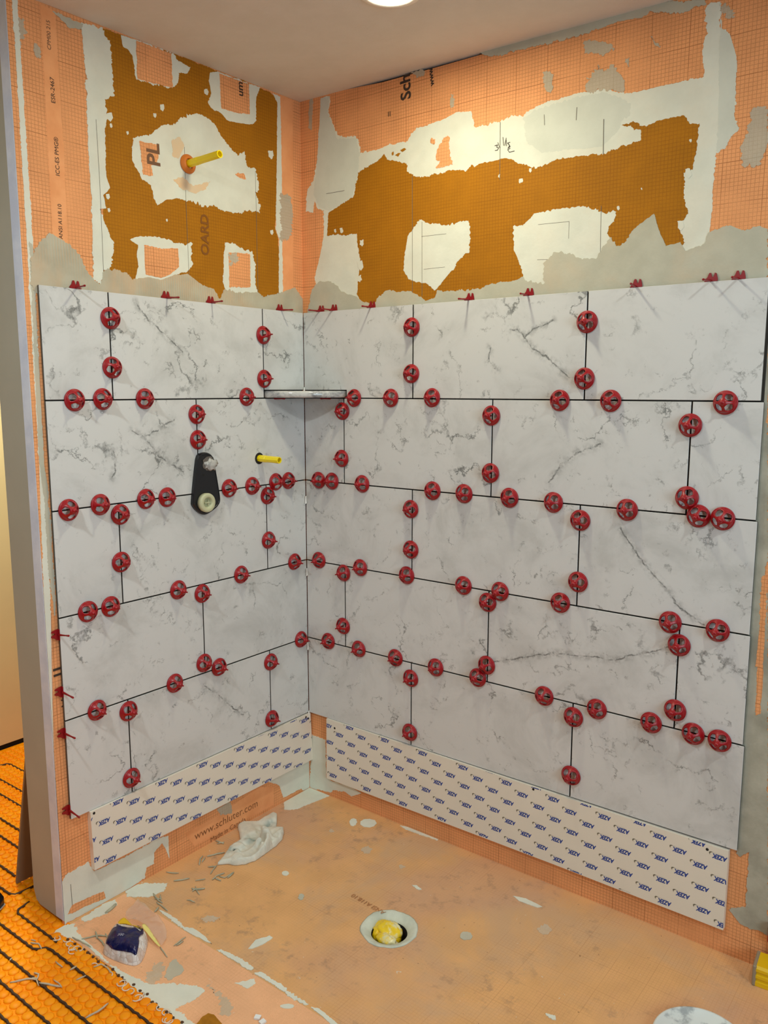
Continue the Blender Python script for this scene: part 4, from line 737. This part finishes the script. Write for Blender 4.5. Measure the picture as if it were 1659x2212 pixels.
# ------------------------------------------------------------------ floor drain stuffed with a yellow bag
e = empty('floor_drain', Matrix.Translation((DC[0], DC[1], 0)), 'round shower drain opening with mortar smeared rim', 'drain')
bm = bmesh.new(); N_ = 56; rings = []
for r0, z0, jag in ((0.0, -0.070, 0), (0.0535, -0.069, 0), (0.0540, -0.016, 0), (0.0560, -0.0105, 0.0012), (0.064, -0.006, 0.001), (0.074, 0.0005, 0.0008), (0.082, 0.0026, 0.003), (0.087, 0.0005, 0.0045), (0.081, -0.003, 0.0)):
    if r0 == 0: rings.append([bm.verts.new((0, 0, z0))]); continue
    ring = []
    for k in range(N_):
        a = 2 * math.pi * k / N_; d = Vector((math.cos(a), math.sin(a), r0 * 9))
        rr = r0 + jag * (noise.noise(d * 2.1) + 0.6 * noise.noise(d * 6.0)); ring.append(bm.verts.new((rr * math.cos(a), rr * math.sin(a), z0 + (0.0006 * noise.noise(d * 8) if jag else 0))))
    rings.append(ring)
for a, b in zip(rings, rings[1:]):
    for k in range(N_):
        q = []
        for v in (a[k % len(a)], a[(k + 1) % len(a)], b[(k + 1) % len(b)], b[k % len(b)]):
            if v not in q: q.append(v)
        bm.faces.new(q)
bmesh.ops.recalc_face_normals(bm, faces=bm.faces)
wellfaces = [f for f in bm.faces if f.calc_center_median().z < -0.014]
gm = bmesh.ops.duplicate(bm, geom=wellfaces); bm2 = bmesh.new()
vm = {}
for f in [g for g in gm['geom'] if isinstance(g, bmesh.types.BMFace)]:
    vs2 = []
    for v in f.verts:
        if v not in vm: vm[v] = bm2.verts.new(v.co)
        vs2.append(vm[v])
    bm2.faces.new(vs2)
bmesh.ops.delete(bm, geom=[g for g in gm['geom'] if isinstance(g, bmesh.types.BMFace)], context='FACES'); bmesh.ops.delete(bm, geom=wellfaces, context='FACES')
smooth(obj('drain_rim', bm, plaster('rim_thinset', rgb(222, 224, 206), rgb(192, 196, 178)), e)); smooth(obj('drain_well', bm2, DARK, e))
def crumple(name, c, size, seed, mat, parent=None, fold=0.35, sub=4, flatz=1.0):
    bm = bmesh.new(); bmesh.ops.create_icosphere(bm, subdivisions=sub, radius=1.0)
    for v in bm.verts:
        n_ = v.co.normalized(); q = n_ * 1.35 + Vector((seed, seed * 0.7, 0))
        f = 1 - abs(noise.noise(q)) * 1.4; g = 1 - abs(noise.noise(q * 2.3 + Vector((3, 1, 2)))) * 1.4
        v.co = Vector((n_.x * size[0], n_.y * size[1], n_.z * size[2])) * (0.75 + fold * f + fold * 0.35 * g) + Vector(c)
    return smooth(obj(name, bm, mat, parent))
YC = NT('yellow_film', 0.25, 0.5); p_ = YC.coord()
YC.color(YC.mix(YC.step(YC.noise(p_, 30, 3, 0.6), 0.47, 0.66), rgb(244, 206, 40), rgb(232, 224, 176)))
e = empty('plastic_wad', Matrix.Translation((DC[0] - 0.006, DC[1], -0.02)), 'crumpled yellow plastic bag stuffed into the shower drain', 'plastic bag')
crumple('wad_lump', (-0.010, 0.012, -0.004), (0.042, 0.034, 0.026), 2.3, YC.m, e)
crumple('wad_lump', (0.016, -0.022, -0.006), (0.036, 0.020, 0.020), 8.1, YC.m, e)
YF = flat('yellow_film_plain', rgb(246, 204, 22), 0.25)
crumple('wad_fold', (-0.028, -0.012, -0.010), (0.014, 0.018, 0.020), 5.0, YF, e, sub=3); crumple('wad_fold', (0.028, 0.002, -0.012), (0.012, 0.018, 0.016), 6.0, YF, e, sub=3)

# ------------------------------------------------------------------ cloth and spacer bag: height fields over measured outlines
def inside(p, poly):
    c = False; n = len(poly); j = n - 1
    for i in range(n):
        if (poly[i][1] > p[1]) != (poly[j][1] > p[1]) and p[0] < (poly[j][0] - poly[i][0]) * (p[1] - poly[i][1]) / (poly[j][1] - poly[i][1]) + poly[i][0]: c = not c
        j = i
    return c
def field(name, outline, hfun, step, mat, parent=None, bottom=0.0012, edge=0.002):
    P_ = [Vector(p) for p in outline]; pts = list(P_); nb = len(P_)
    xs = [p.x for p in P_]; ys = [p.y for p in P_]
    y = min(ys)
    r = 0
    while y < max(ys):
        x = min(xs) + (step / 2 if r % 2 else 0)
        while x < max(xs):
            if inside((x, y), P_):
                dm = min((Vector((x, y)) - p).length for p in P_)
                if dm > step * 0.6: pts.append(Vector((x, y)))
            x += step
        y += step * 0.866; r += 1
    vs_, es_, fs_, *_ = delaunay_2d_cdt(pts, [(i, (i + 1) % nb) for i in range(nb)], [], 0, 1e-5)
    bm = bmesh.new(); top = []; bot = []
    for i, v in enumerate(vs_):
        d = 0.0 if i < nb else min((v - a).length for a in P_)
        z = max(bottom + edge, hfun(v, d)); top.append(bm.verts.new((v.x, v.y, z))); bot.append(bm.verts.new((v.x, v.y, bottom)))
    bd = {}
    for f in fs_:
        c = sum((vs_[k] for k in f), Vector((0, 0))) / len(f)
        if not inside(c, P_): continue
        f = list(f)
        if (vs_[f[1]] - vs_[f[0]]).cross(vs_[f[2]] - vs_[f[0]]) < 0: f.reverse()
        bm.faces.new([top[k] for k in f]); bm.faces.new([bot[k] for k in reversed(f)])
        for a, b in zip(f, f[1:] + f[:1]):
            if (b, a) in bd: del bd[(b, a)]
            else: bd[(a, b)] = 1
    for a, b in bd: bm.faces.new((bot[a], bot[b], top[b], top[a]))
    bmesh.ops.delete(bm, geom=[v for v in bm.verts if not v.link_faces], context='VERTS')
    return smooth(obj(name, bm, mat, parent))
def rag_h(v, d):
    wsum = 0; h = 0
    for a, b, z in RAGCTRL:
        q = ((v.x - a / 1000) ** 2 + (v.y - b / 1000) ** 2) + 1e-5; w_ = q ** -2.6; wsum += w_; h += w_ * z
    h = h / wsum / 1000
    k = min(1.0, d / 0.011); k = math.sqrt(max(0, k * (2 - k)))
    return 0.0045 + (h - 0.0035) * k + 0.0012 * noise.noise(Vector((v.x * 45, v.y * 45, 0))) + 0.0005 * noise.noise(Vector((v.x * 160, v.y * 160, 0)))
RM = NT('terry_cloth', 0.95, 0.1); p_ = RM.coord()
c_ = RM.mix(RM.step(RM.noise(p_, 30, 5), 0.3, 0.7), rgb(232, 228, 212), rgb(214, 212, 198))
def blob(s, p, c, r0, r1): return s.step(s.vec('LENGTH', s.vec('MULTIPLY', s.vec('SUBTRACT', p, c), (1, 1, 0))), r0, r1, 1, 0)
st_ = RM.math('MAXIMUM', blob(RM, p_, (0.098, -0.405, 0), 0.004, 0.034), RM.math('MAXIMUM', blob(RM, p_, (0.080, -0.300, 0), 0.004, 0.036), blob(RM, p_, (0.098, -0.500, 0), 0.004, 0.036)))
c_ = RM.mix(RM.math('MULTIPLY', st_, RM.step(RM.noise(p_, 24, 5), 0.34, 0.62, 0.1, 0.8)), c_, rgb(104, 140, 138))
c_ = RM.mix(blob(RM, p_, (0.105, -0.492, 0), 0.003, 0.012), c_, rgb(36, 74, 76)); RM.color(c_); RM.bump(RM.noise(p_, 500, 2), 0.002, 0.6)
ol = ragged([(a / 1000, b / 1000) for a, b in RAG], 0.0012, 0.006, 3.0)
rg = field('cleaning_rag', ol, rag_h, 0.0034, RM.m); tag(rg, 'crumpled white terry rag with green stains lying on shower floor', 'rag')

e = empty('spacer_bag', Matrix.Translation((0.222, -1.008, 0)), 'small plastic bag of white wedges with a navy label on floor', 'bag')
Minv = Matrix.Translation((-0.222, -1.008 * -1, 0))
def kid(o): o.parent = e; o.matrix_parent_inverse = e.matrix_world.inverted(); return o
bpy.context.view_layer.update()
base = [(a / 1000, b / 1000) for a, b in BAGBASE]
def bag_core(v, d):
    k = min(1.0, d / 0.040); k = math.sqrt(max(0, k * (2 - k)))
    return 0.002 + 0.046 * k + (0.0022 * noise.noise(Vector((v.x * 60, v.y * 60, 1.0))) + 0.0018 * noise.noise(Vector((v.x * 150, v.y * 150, 1.0)))) * k
def smoothpoly(pl, m=5):
    out = []
    for i in range(len(pl)):
        p0, p1, p2, p3 = [Vector(pl[(i + j) % len(pl)]) for j in (-1, 0, 1, 2)]
        for k in range(m):
            t = k / m; out.append(0.5 * ((2 * p1) + (-p0 + p2) * t + (2 * p0 - 5 * p1 + 4 * p2 - p3) * t * t + (-p0 + 3 * p1 - 3 * p2 + p3) * t ** 3))
    return out
base = smoothpoly(base)
BM_ = NT('wedges_in_clear_film', 0.15, 0.6); p_ = BM_.coord()
vn = BM_.node('ShaderNodeTexVoronoi', feature='F1'); BM_.put(vn.inputs['Vector'], p_); vn.inputs['Scale'].default_value = 62
vd = BM_.node('ShaderNodeTexVoronoi', feature='DISTANCE_TO_EDGE'); BM_.put(vd.inputs['Vector'], p_); vd.inputs['Scale'].default_value = 62
c_ = BM_.mix(BM_.xyz(vn.outputs['Color'])[0], rgb(240, 238, 234), rgb(214, 196, 184)); c_ = BM_.mix(BM_.step(vd.outputs[0], 0.0, 0.05, 0.55, 0), c_, rgb(160, 140, 128)); BM_.color(c_)
BM_.bump(vd.outputs[0], 0.003, 0.7)
kid(field('bag_body', base, bag_core, 0.006, BM_.m))
def dist_base(p): return min((Vector(p) - b).length for b in base) if inside(p, base) else 0.0
def drape(name, outline, lift, mat, step=0.006, hf=None, th=0.0008):
    P_ = [Vector((a / 1000, b / 1000)) for a, b in outline]; P_ = smoothpoly(P_, 3)
    pts = list(P_); nb = len(P_); xs = [p.x for p in P_]; ys = [p.y for p in P_]; y = min(ys)
    while y < max(ys):
        x = min(xs)
        while x < max(xs):
            if inside((x, y), P_) and min((Vector((x, y)) - p).length for p in P_) > step * 0.5: pts.append(Vector((x, y)))
            x += step
        y += step
    vs_, es_, fs_, *_ = delaunay_2d_cdt(pts, [(i, (i + 1) % nb) for i in range(nb)], [], 0, 1e-5)
    bm = bmesh.new(); hh = hf or (lambda v: max(0.0, bag_core(v, dist_base((v.x, v.y)))))
    A = [bm.verts.new((v.x, v.y, hh(v) + lift)) for v in vs_]; B = [bm.verts.new((v.x, v.y, hh(v) + lift - th)) for v in vs_]; bd = {}
    for f in fs_:
        c = sum((vs_[k] for k in f), Vector((0, 0))) / len(f)
        if not inside(c, P_): continue
        f = list(f)
        if (vs_[f[1]] - vs_[f[0]]).cross(vs_[f[2]] - vs_[f[0]]) < 0: f.reverse()
        bm.faces.new([A[k] for k in f]); bm.faces.new([B[k] for k in reversed(f)])
        for a, b in zip(f, f[1:] + f[:1]):
            if (b, a) in bd: del bd[(b, a)]
            else: bd[(a, b)] = 1
    for a, b in bd: bm.faces.new((B[a], B[b], A[b], A[a]))
    bmesh.ops.delete(bm, geom=[v for v in bm.verts if not v.link_faces], context='VERTS')
    return kid(smooth(obj(name, bm, mat)))
NV = NT('navy_label_print', 0.2, 0.6); p_ = NV.coord(); NV.color(NV.mix(NV.step(NV.noise(p_, 40, 5), 0.3, 0.7), rgb(22, 26, 84), rgb(14, 16, 58))); NV.bump(NV.noise(p_, 45, 3, 0.5), 0.006, 0.6); NAVY = NV.m
lab = drape('label', BAGLABEL, 0.0045, NAVY, 0.005)
CLR = NT('clear_film', 0.08, 0.5); tr = CLR.node('ShaderNodeBsdfTransparent'); mx = CLR.node('ShaderNodeMixShader'); mx.inputs[0].default_value = 0.17
CLR.color(rgb(232, 214, 200)); CLR.t.links.new(tr.outputs[0], mx.inputs[1]); CLR.t.links.new(CLR.b.outputs[0], mx.inputs[2]); CLR.t.links.new(mx.outputs[0], CLR.n['Material Output'].inputs['Surface'])
def flap_h(v):
    d = max(0.0, 1 - (v - Vector((0.19, -0.965))).length / 0.13)
    return 0.006 + 0.034 * d * d + 0.008 * noise.noise(Vector((v.x * 34, v.y * 34, 4))) + 0.005 * noise.noise(Vector((v.x * 90, v.y * 60, 4)))
drape('clear_flap', BAGCLEAR, 0.002, CLR.m, 0.006, flap_h, 0.0005)
drape('yellow_header', BAGYEL, 0.003, flat('yellow_print', rgb(236, 192, 12), 0.2), 0.005, lambda v: max(bag_core(v, dist_base((v.x, v.y))), 0.026 + 0.5 * max(0, 0.985 + v.y) * 0.3))
drape('yellow_strip', BAGYEL2, 0.003, flat('pale_yellow_print', rgb(240, 224, 130), 0.2), 0.005, lambda v: 0.024 - 0.16 * max(0, v.x - 0.20))
for s_t, cx, cy, wd, ang, mm in (('500', 0.230, -0.9715, 0.024, 0.0, flat('black_print', rgb(24, 20, 16), 0.4)), ('300', 0.226, -1.030, 0.018, 0.0, flat('pale_print', rgb(150, 150, 170), 0.4))):
    me = text_mesh(s_t, 0.02); xs = [v.co.x for v in me.vertices]; sc = wd / (max(xs) - min(xs))
    me.transform(Matrix.Translation((cx, cy, 0.058 if s_t == '300' else 0.050)) @ Matrix.Rotation(math.radians(-8 if s_t == '500' else 35), 4, 'Z') @ Matrix.Scale(sc, 4) @ Matrix.Translation((-(max(xs) + min(xs)) / 2, 0, 0)))
    for v in me.vertices:
        p2 = Vector((v.co.x, v.co.y)); v.co.z = max(bag_core(p2, dist_base((p2.x, p2.y))), 0.028 if s_t == '500' else 0) + 0.0062
    kid(obj('label_lettering', me, mm))

# ------------------------------------------------------------------ strands of dried mortar scattered about
SM = flat('grey_green_mortar', rgb(190, 186, 160), 0.9, 0.2, 0.25, 50)
SM2 = flat('pale_mortar', rgb(206, 190, 164), 0.9, 0.2, 0.2, 50)
groups = [(0, 12, 'of the grey mortar strands beside the white rag'), (12, 16, 'of the small cross of mortar strands on shower floor'), (16, 21, 'of the mortar strands in the clump above the navy bag'),
          (21, 23, 'of two small mortar bits between rag and left wall'), (23, 27, 'of the mortar strands left of the navy labelled bag'), (27, 28, 'single mortar strand lying right of the navy labelled bag'), (28, 30, 'of the pair of mortar strands right of the bag'),
          (30, 32, 'of two mortar strands at the wall end by the orange mat'), (32, 33, 'thick mortar strand along the foot of left wall'), (33, 38, 'of the pale mortar tangle on the orange mat'), (38, len(STRAND), 'of the pale mortar scraps scattered over orange mat')]
def across(pl):
    c = sum((Vector((a / 1000, b / 1000, 0)) for a, b in pl), Vector()) / len(pl) - Vector((2.10357643, -2.24245524, 1.58395774))
    return c.dot(r_) / c.dot(f_)
STRAND_LABEL = {}
for a, b, t in groups:
    for k, i in enumerate(sorted(range(a, b), key=lambda q: across(STRAND[q]))):
        STRAND_LABEL[i] = (t if b - a == 1 else '%s from the left %s' % ((ORD + ['eleventh', 'twelfth'])[k], t), None if b - a == 1 else 'mortar strands: ' + t[7:])
for i, pl in enumerate(STRAND):
    pts = [Vector((a / 1000, b / 1000)) for a, b in pl]; den = []
    on_mat = i >= 33; zb = 0.0075 if on_mat else 0.0035
    for a, b in zip(pts, pts[1:]):
        m = max(2, int((b - a).length / 0.008))
        for k in range(m): den.append(a.lerp(b, k / m))
    den.append(pts[-1]); rr = random.uniform(0.0018, 0.0028) * (1.7 if i == 32 else 1.0)
    q = [Vector((p.x + 0.002 * noise.noise(Vector((p.x * 60, p.y * 60, i))), p.y + 0.002 * noise.noise(Vector((p.x * 60, p.y * 60, i + 9))), zb + 0.001 * noise.noise(Vector((p.x * 80, p.y * 80, i))))) for p in den]
    bm = bmesh.new(); tube(bm, q, [rr * (0.55 if k in (0, len(q) - 1) else 1 + 0.3 * noise.noise(p * 120)) for k, p in enumerate(q)], 6)
    o = smooth(obj('mortar_strand', bm, SM2 if on_mat else SM))
    tag(o, STRAND_LABEL[i][0], 'mortar scrap', STRAND_LABEL[i][1])

# ------------------------------------------------------------------ orange studded heating mat with its cable
MO = NT('orange_polypropylene', 0.45, 0.22); p_ = MO.coord()
MO.color(MO.mix(MO.step(MO.noise(p_, 6, 4), 0.3, 0.7), rgb(255, 160, 8), rgb(252, 146, 4)))
e = empty('heating_mat', None, 'bright orange studded underfloor heating mat outside the shower', 'floor mat')
bm = bmesh.new()
prism(bm, [(-1.33, -0.15), (-1.33, -2.6), (1.6, -2.6), (1.6, -1.092), (0.55, -1.091), (0.25, -1.089), (-0.002, -1.084), (-0.002, -1.050), (-0.176, -1.050), (-0.176, -0.15)], -0.006, 0.0002); obj('mat_sheet', bm, MO.m, e)
bm = bmesh.new(); pit = 0.0304
def stud(x, y):
    r1, r2, h = 0.0150, 0.0112, 0.0050
    prof = [(r1, 0.0), (r1 * 0.985, h * 0.55), (r2, h), ]
    n = 12; rot = 0.35; prev = None
    for r, z in prof:
        cur = [bm.verts.new((x + r * math.cos(rot + 2 * math.pi * k / n), y + r * math.sin(rot + 2 * math.pi * k / n), z)) for k in range(n)]
        if prev:
            for k in range(n): bm.faces.new((prev[k], prev[(k + 1) % n], cur[(k + 1) % n], cur[k]))
        prev = cur
    c = bm.verts.new((x, y, h + 0.0012))
    for k in range(n): bm.faces.new((prev[k], prev[(k + 1) % n], c))
for iy in range(0, 42):
    y = -1.108 + 0.0304 * (iy - 15)
    for ix in range(-46, 34):
        x = pit * ix + (pit / 2 if iy % 2 else 0)
        if y > -1.066 and x > -0.192: continue
        if y > -1.098 and x > -0.02: continue
        if x < -1.31 or x > 0.95 or (x > 0.2 and y < -1.5) or (y > -0.3): continue
        if x < -0.9 and y < -1.0: continue
        stud(x, y)
smooth(obj('mat_studs', bm, MO.m, e))
CAB = flat('dark_heating_cable', rgb(62, 40, 22), 0.6)
runs = [[(-0.1945, -1.072), (-0.186, -1.112), (-0.172, -1.1235), (-0.09, -1.1235), (0.045, -1.1225)],
        [(-0.7, -1.182), (-0.16, -1.182), (0.018, -1.180), (0.034, -1.172), (0.044, -1.156), (0.060, -1.151), (0.27, -1.150), (0.50, -1.1475), (0.8, -1.147)],
        [(-0.7, -1.243), (0.8, -1.241)], [(-0.7, -1.304), (0.8, -1.303)], [(-0.6, -1.365), (0.8, -1.364)],
        [(-1.25, -1.090), (-0.29, -1.090), (-0.266, -1.082), (-0.2615, -1.05), (-0.262, -1.02)], [(-1.25, -1.030), (-0.36, -1.0285)], [(-1.28, -0.936), (-0.42, -0.935)], [(-1.28, -0.876), (-0.5, -0.874)], [(-1.28, -0.782), (-0.55, -0.780)],
        [(-1.28, -0.720), (-0.7, -0.717)], [(-1.28, -0.662), (-1.185, -0.660), (-1.176, -0.650), (-1.172, -0.632), (-1.158, -0.624), (-0.9, -0.622)]]
for rn in runs:
    bm = bmesh.new(); den = []
    for a, b in zip(rn, rn[1:]):
        a, b = Vector(a), Vector(b); m = max(1, int((b - a).length / 0.012))
        for k in range(m):
            p = a.lerp(b, k / m); den.append(Vector((p.x, p.y + 0.0016 * math.sin(p.x * 2 * math.pi / 0.0304), 0.0038)))
    den.append(Vector((rn[-1][0], rn[-1][1], 0.0038))); tube(bm, den, 0.0038, 6); smooth(obj('heating_cable', bm, CAB, e))
# dark plates paint the shade of open pockets along the mat's cut edge
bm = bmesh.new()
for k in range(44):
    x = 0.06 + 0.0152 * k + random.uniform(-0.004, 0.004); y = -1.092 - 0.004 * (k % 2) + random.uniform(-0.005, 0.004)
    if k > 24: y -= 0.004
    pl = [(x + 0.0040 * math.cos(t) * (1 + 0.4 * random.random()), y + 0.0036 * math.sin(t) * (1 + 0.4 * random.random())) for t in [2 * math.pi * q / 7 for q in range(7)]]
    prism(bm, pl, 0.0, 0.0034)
obj('edge_pocket_shade', bm, flat('painted_pocket_shade', rgb(84, 56, 32), 0.9), e)['kind'] = 'stuff'
bm = bmesh.new()
for k in range(34):
    x = random.uniform(0.03, 0.55); y = -1.098 - random.uniform(0.0, 0.022)
    if x < 0.3 and k % 2: continue
    a0 = random.uniform(0, 6.28)
    tube(bm, [Vector((x + 0.011 * math.cos(a0 + t), y + 0.010 * math.sin(a0 + t), 0.0068)) for t in [i_ * 0.5 for i_ in range(random.randint(5, 10))]], 0.0016, 5)
smooth(obj('mortar_crumb', bm, flat('crumb_mortar', rgb(232, 214, 190), 0.9), e))['kind'] = 'stuff'

# ------------------------------------------------------------------ loose things at the edges of the view
d0 = Vector((-0.312, 0, 0.003)); d1 = Vector((-0.1835, 0, 0.520)); nrm = Vector((-(d1 - d0).z, 0, (d1 - d0).x)).normalized() * 0.008
bm = bmesh.new(); q = [d0, d1, d1 + nrm, d0 + nrm]
lo = [bm.verts.new((v.x, -1.050, v.z + 0.004)) for v in q]; hi = [bm.verts.new((v.x, -0.72, v.z + 0.004)) for v in q]
bm.faces.new(lo); bm.faces.new(hi[::-1])
for i in range(4): bm.faces.new((lo[i], hi[i], hi[(i + 1) % 4], lo[(i + 1) % 4]))
bmesh.ops.recalc_face_normals(bm, faces=bm.faces)
o = obj('leaning_panel', bm, flat('brown_board', rgb(150, 128, 100), 0.75, 0.2, 0.06, 9)); tag(o, 'thin brown board leaning against the outside of the wall end', 'board')
e = empty('tool_case', Matrix.Translation((-0.305, -1.145, 0.007)) @ Matrix.Rotation(math.radians(-6), 4, 'Z'), 'black rounded tool case end lying on orange mat at left', 'tool case')
bm = bmesh.new(); prism(bm, [(-0.16, -0.030), (0.062, -0.030), (0.078, -0.018), (0.080, 0.004), (0.066, 0.022), (-0.16, 0.030)], 0.003, 0.028); bmesh.ops.bevel(bm, geom=[ed_ for ed_ in bm.edges if ed_.calc_face_angle(0) > 0.5], offset=0.004, segments=2, affect='EDGES')
smooth(obj('case_body', bm, BLACK, e))
bm = bmesh.new(); prism(bm, [(-0.16, -0.033), (0.064, -0.033), (0.081, -0.019), (0.083, 0.004), (0.068, 0.024), (-0.16, 0.033)], 0.0, 0.003); obj('case_rim', bm, flat('silver_rim', rgb(190, 186, 176), 0.35), e)

e = empty('yellow_level', Matrix.Translation((1.677, -0.036, 0.0)) @ Matrix.Rotation(math.radians(4), 4, 'Z'), 'ribbed yellow box level with grey end cap at right edge', 'level')
bm = bmesh.new()
prism(bm, [(-0.036, 0.0), (0.034, 0.0), (0.034, 0.056), (-0.030, 0.056), (-0.036, 0.050), (-0.036, 0.042), (-0.031, 0.040), (-0.031, 0.033), (-0.036, 0.031), (-0.036, 0.023), (-0.031, 0.021), (-0.031, 0.014), (-0.036, 0.012)], 0.008, 0.42)
bmesh.ops.transform(bm, matrix=Matrix(((0, 0, 1, 0), (1, 0, 0, 0), (0, 1, 0, 0.001), (0, 0, 0, 1))), verts=bm.verts); obj('level_body', bm, flat('yellow_paint', rgb(232, 188, 16), 0.4), e)
bm = bmesh.new(); box(bm, 0.0, -0.0375, 0.0005, 0.009, 0.0355, 0.0585, 0.002); obj('end_cap', bm, flat('grey_rubber', rgb(150, 136, 112), 0.6), e)

bm = bmesh.new(); lathe(bm, [(0.0, 0.012), (0.104, 0.012), (0.106, 0.016), (0.111, 0.016), (0.114, 0.012), (0.115, 0.001), (0.111, 0.001), (0.0, 0.004)], 56, Matrix.Translation((1.635, -0.368, 0.0)))
LD = NT('white_lid_plastic', 0.4, 0.5); p_ = LD.coord(); LD.color(LD.mix(LD.step(LD.noise(p_, 22, 6, 0.6), 0.52, 0.68, 0, 0.75), rgb(222, 226, 220), rgb(140, 146, 148)))
o = smooth(obj('bucket_lid', bm, LD.m)); tag(o, 'white plastic bucket lid smeared with grey mortar at the bottom edge', 'lid')
bm = bmesh.new(); box(bm, 1.6985, -0.012, 0.097, 1.76, 0.010, 0.150, 0.003); box(bm, 1.715, -0.008, 0.0, 1.755, 0.008, 0.098, 0.002); o = obj('red_handle', bm, RED); tag(o, 'red tool handle propped by the right wall beside yellow level', 'handle')
bm = bmesh.new(); prism(bm, ragged([(a / 1000, b / 1000) for a, b in OCHSCRAP], 0.001, 0.006, 2.0), 0.002, 0.007); o = obj('membrane_scrap', bm, flat('ochre_scrap', rgb(176, 116, 28), 0.8, 0.2, 0.2, 60)); tag(o, 'ochre membrane offcut on the mortar at the bottom edge', 'offcut')
for i, (a, b) in enumerate(WHITEBIT):
    bm = bmesh.new(); prism(bm, [(-0.008, -0.006), (0.007, -0.007), (0.008, 0.006), (-0.007, 0.007)], 0.0012, 0.006, Matrix.Translation((a / 1000, b / 1000, 0)) @ Matrix.Rotation(0.5 + i, 4, 'Z'))
    o = obj('tile_wedge', bm, flat('loose_wedge', rgb(240, 240, 238), 0.5)); tag(o, ('upper' if i == 0 else 'lower') + ' of two loose white wedges on the floor by the bottom edge', 'tile wedge', 'loose white wedges on the floor')
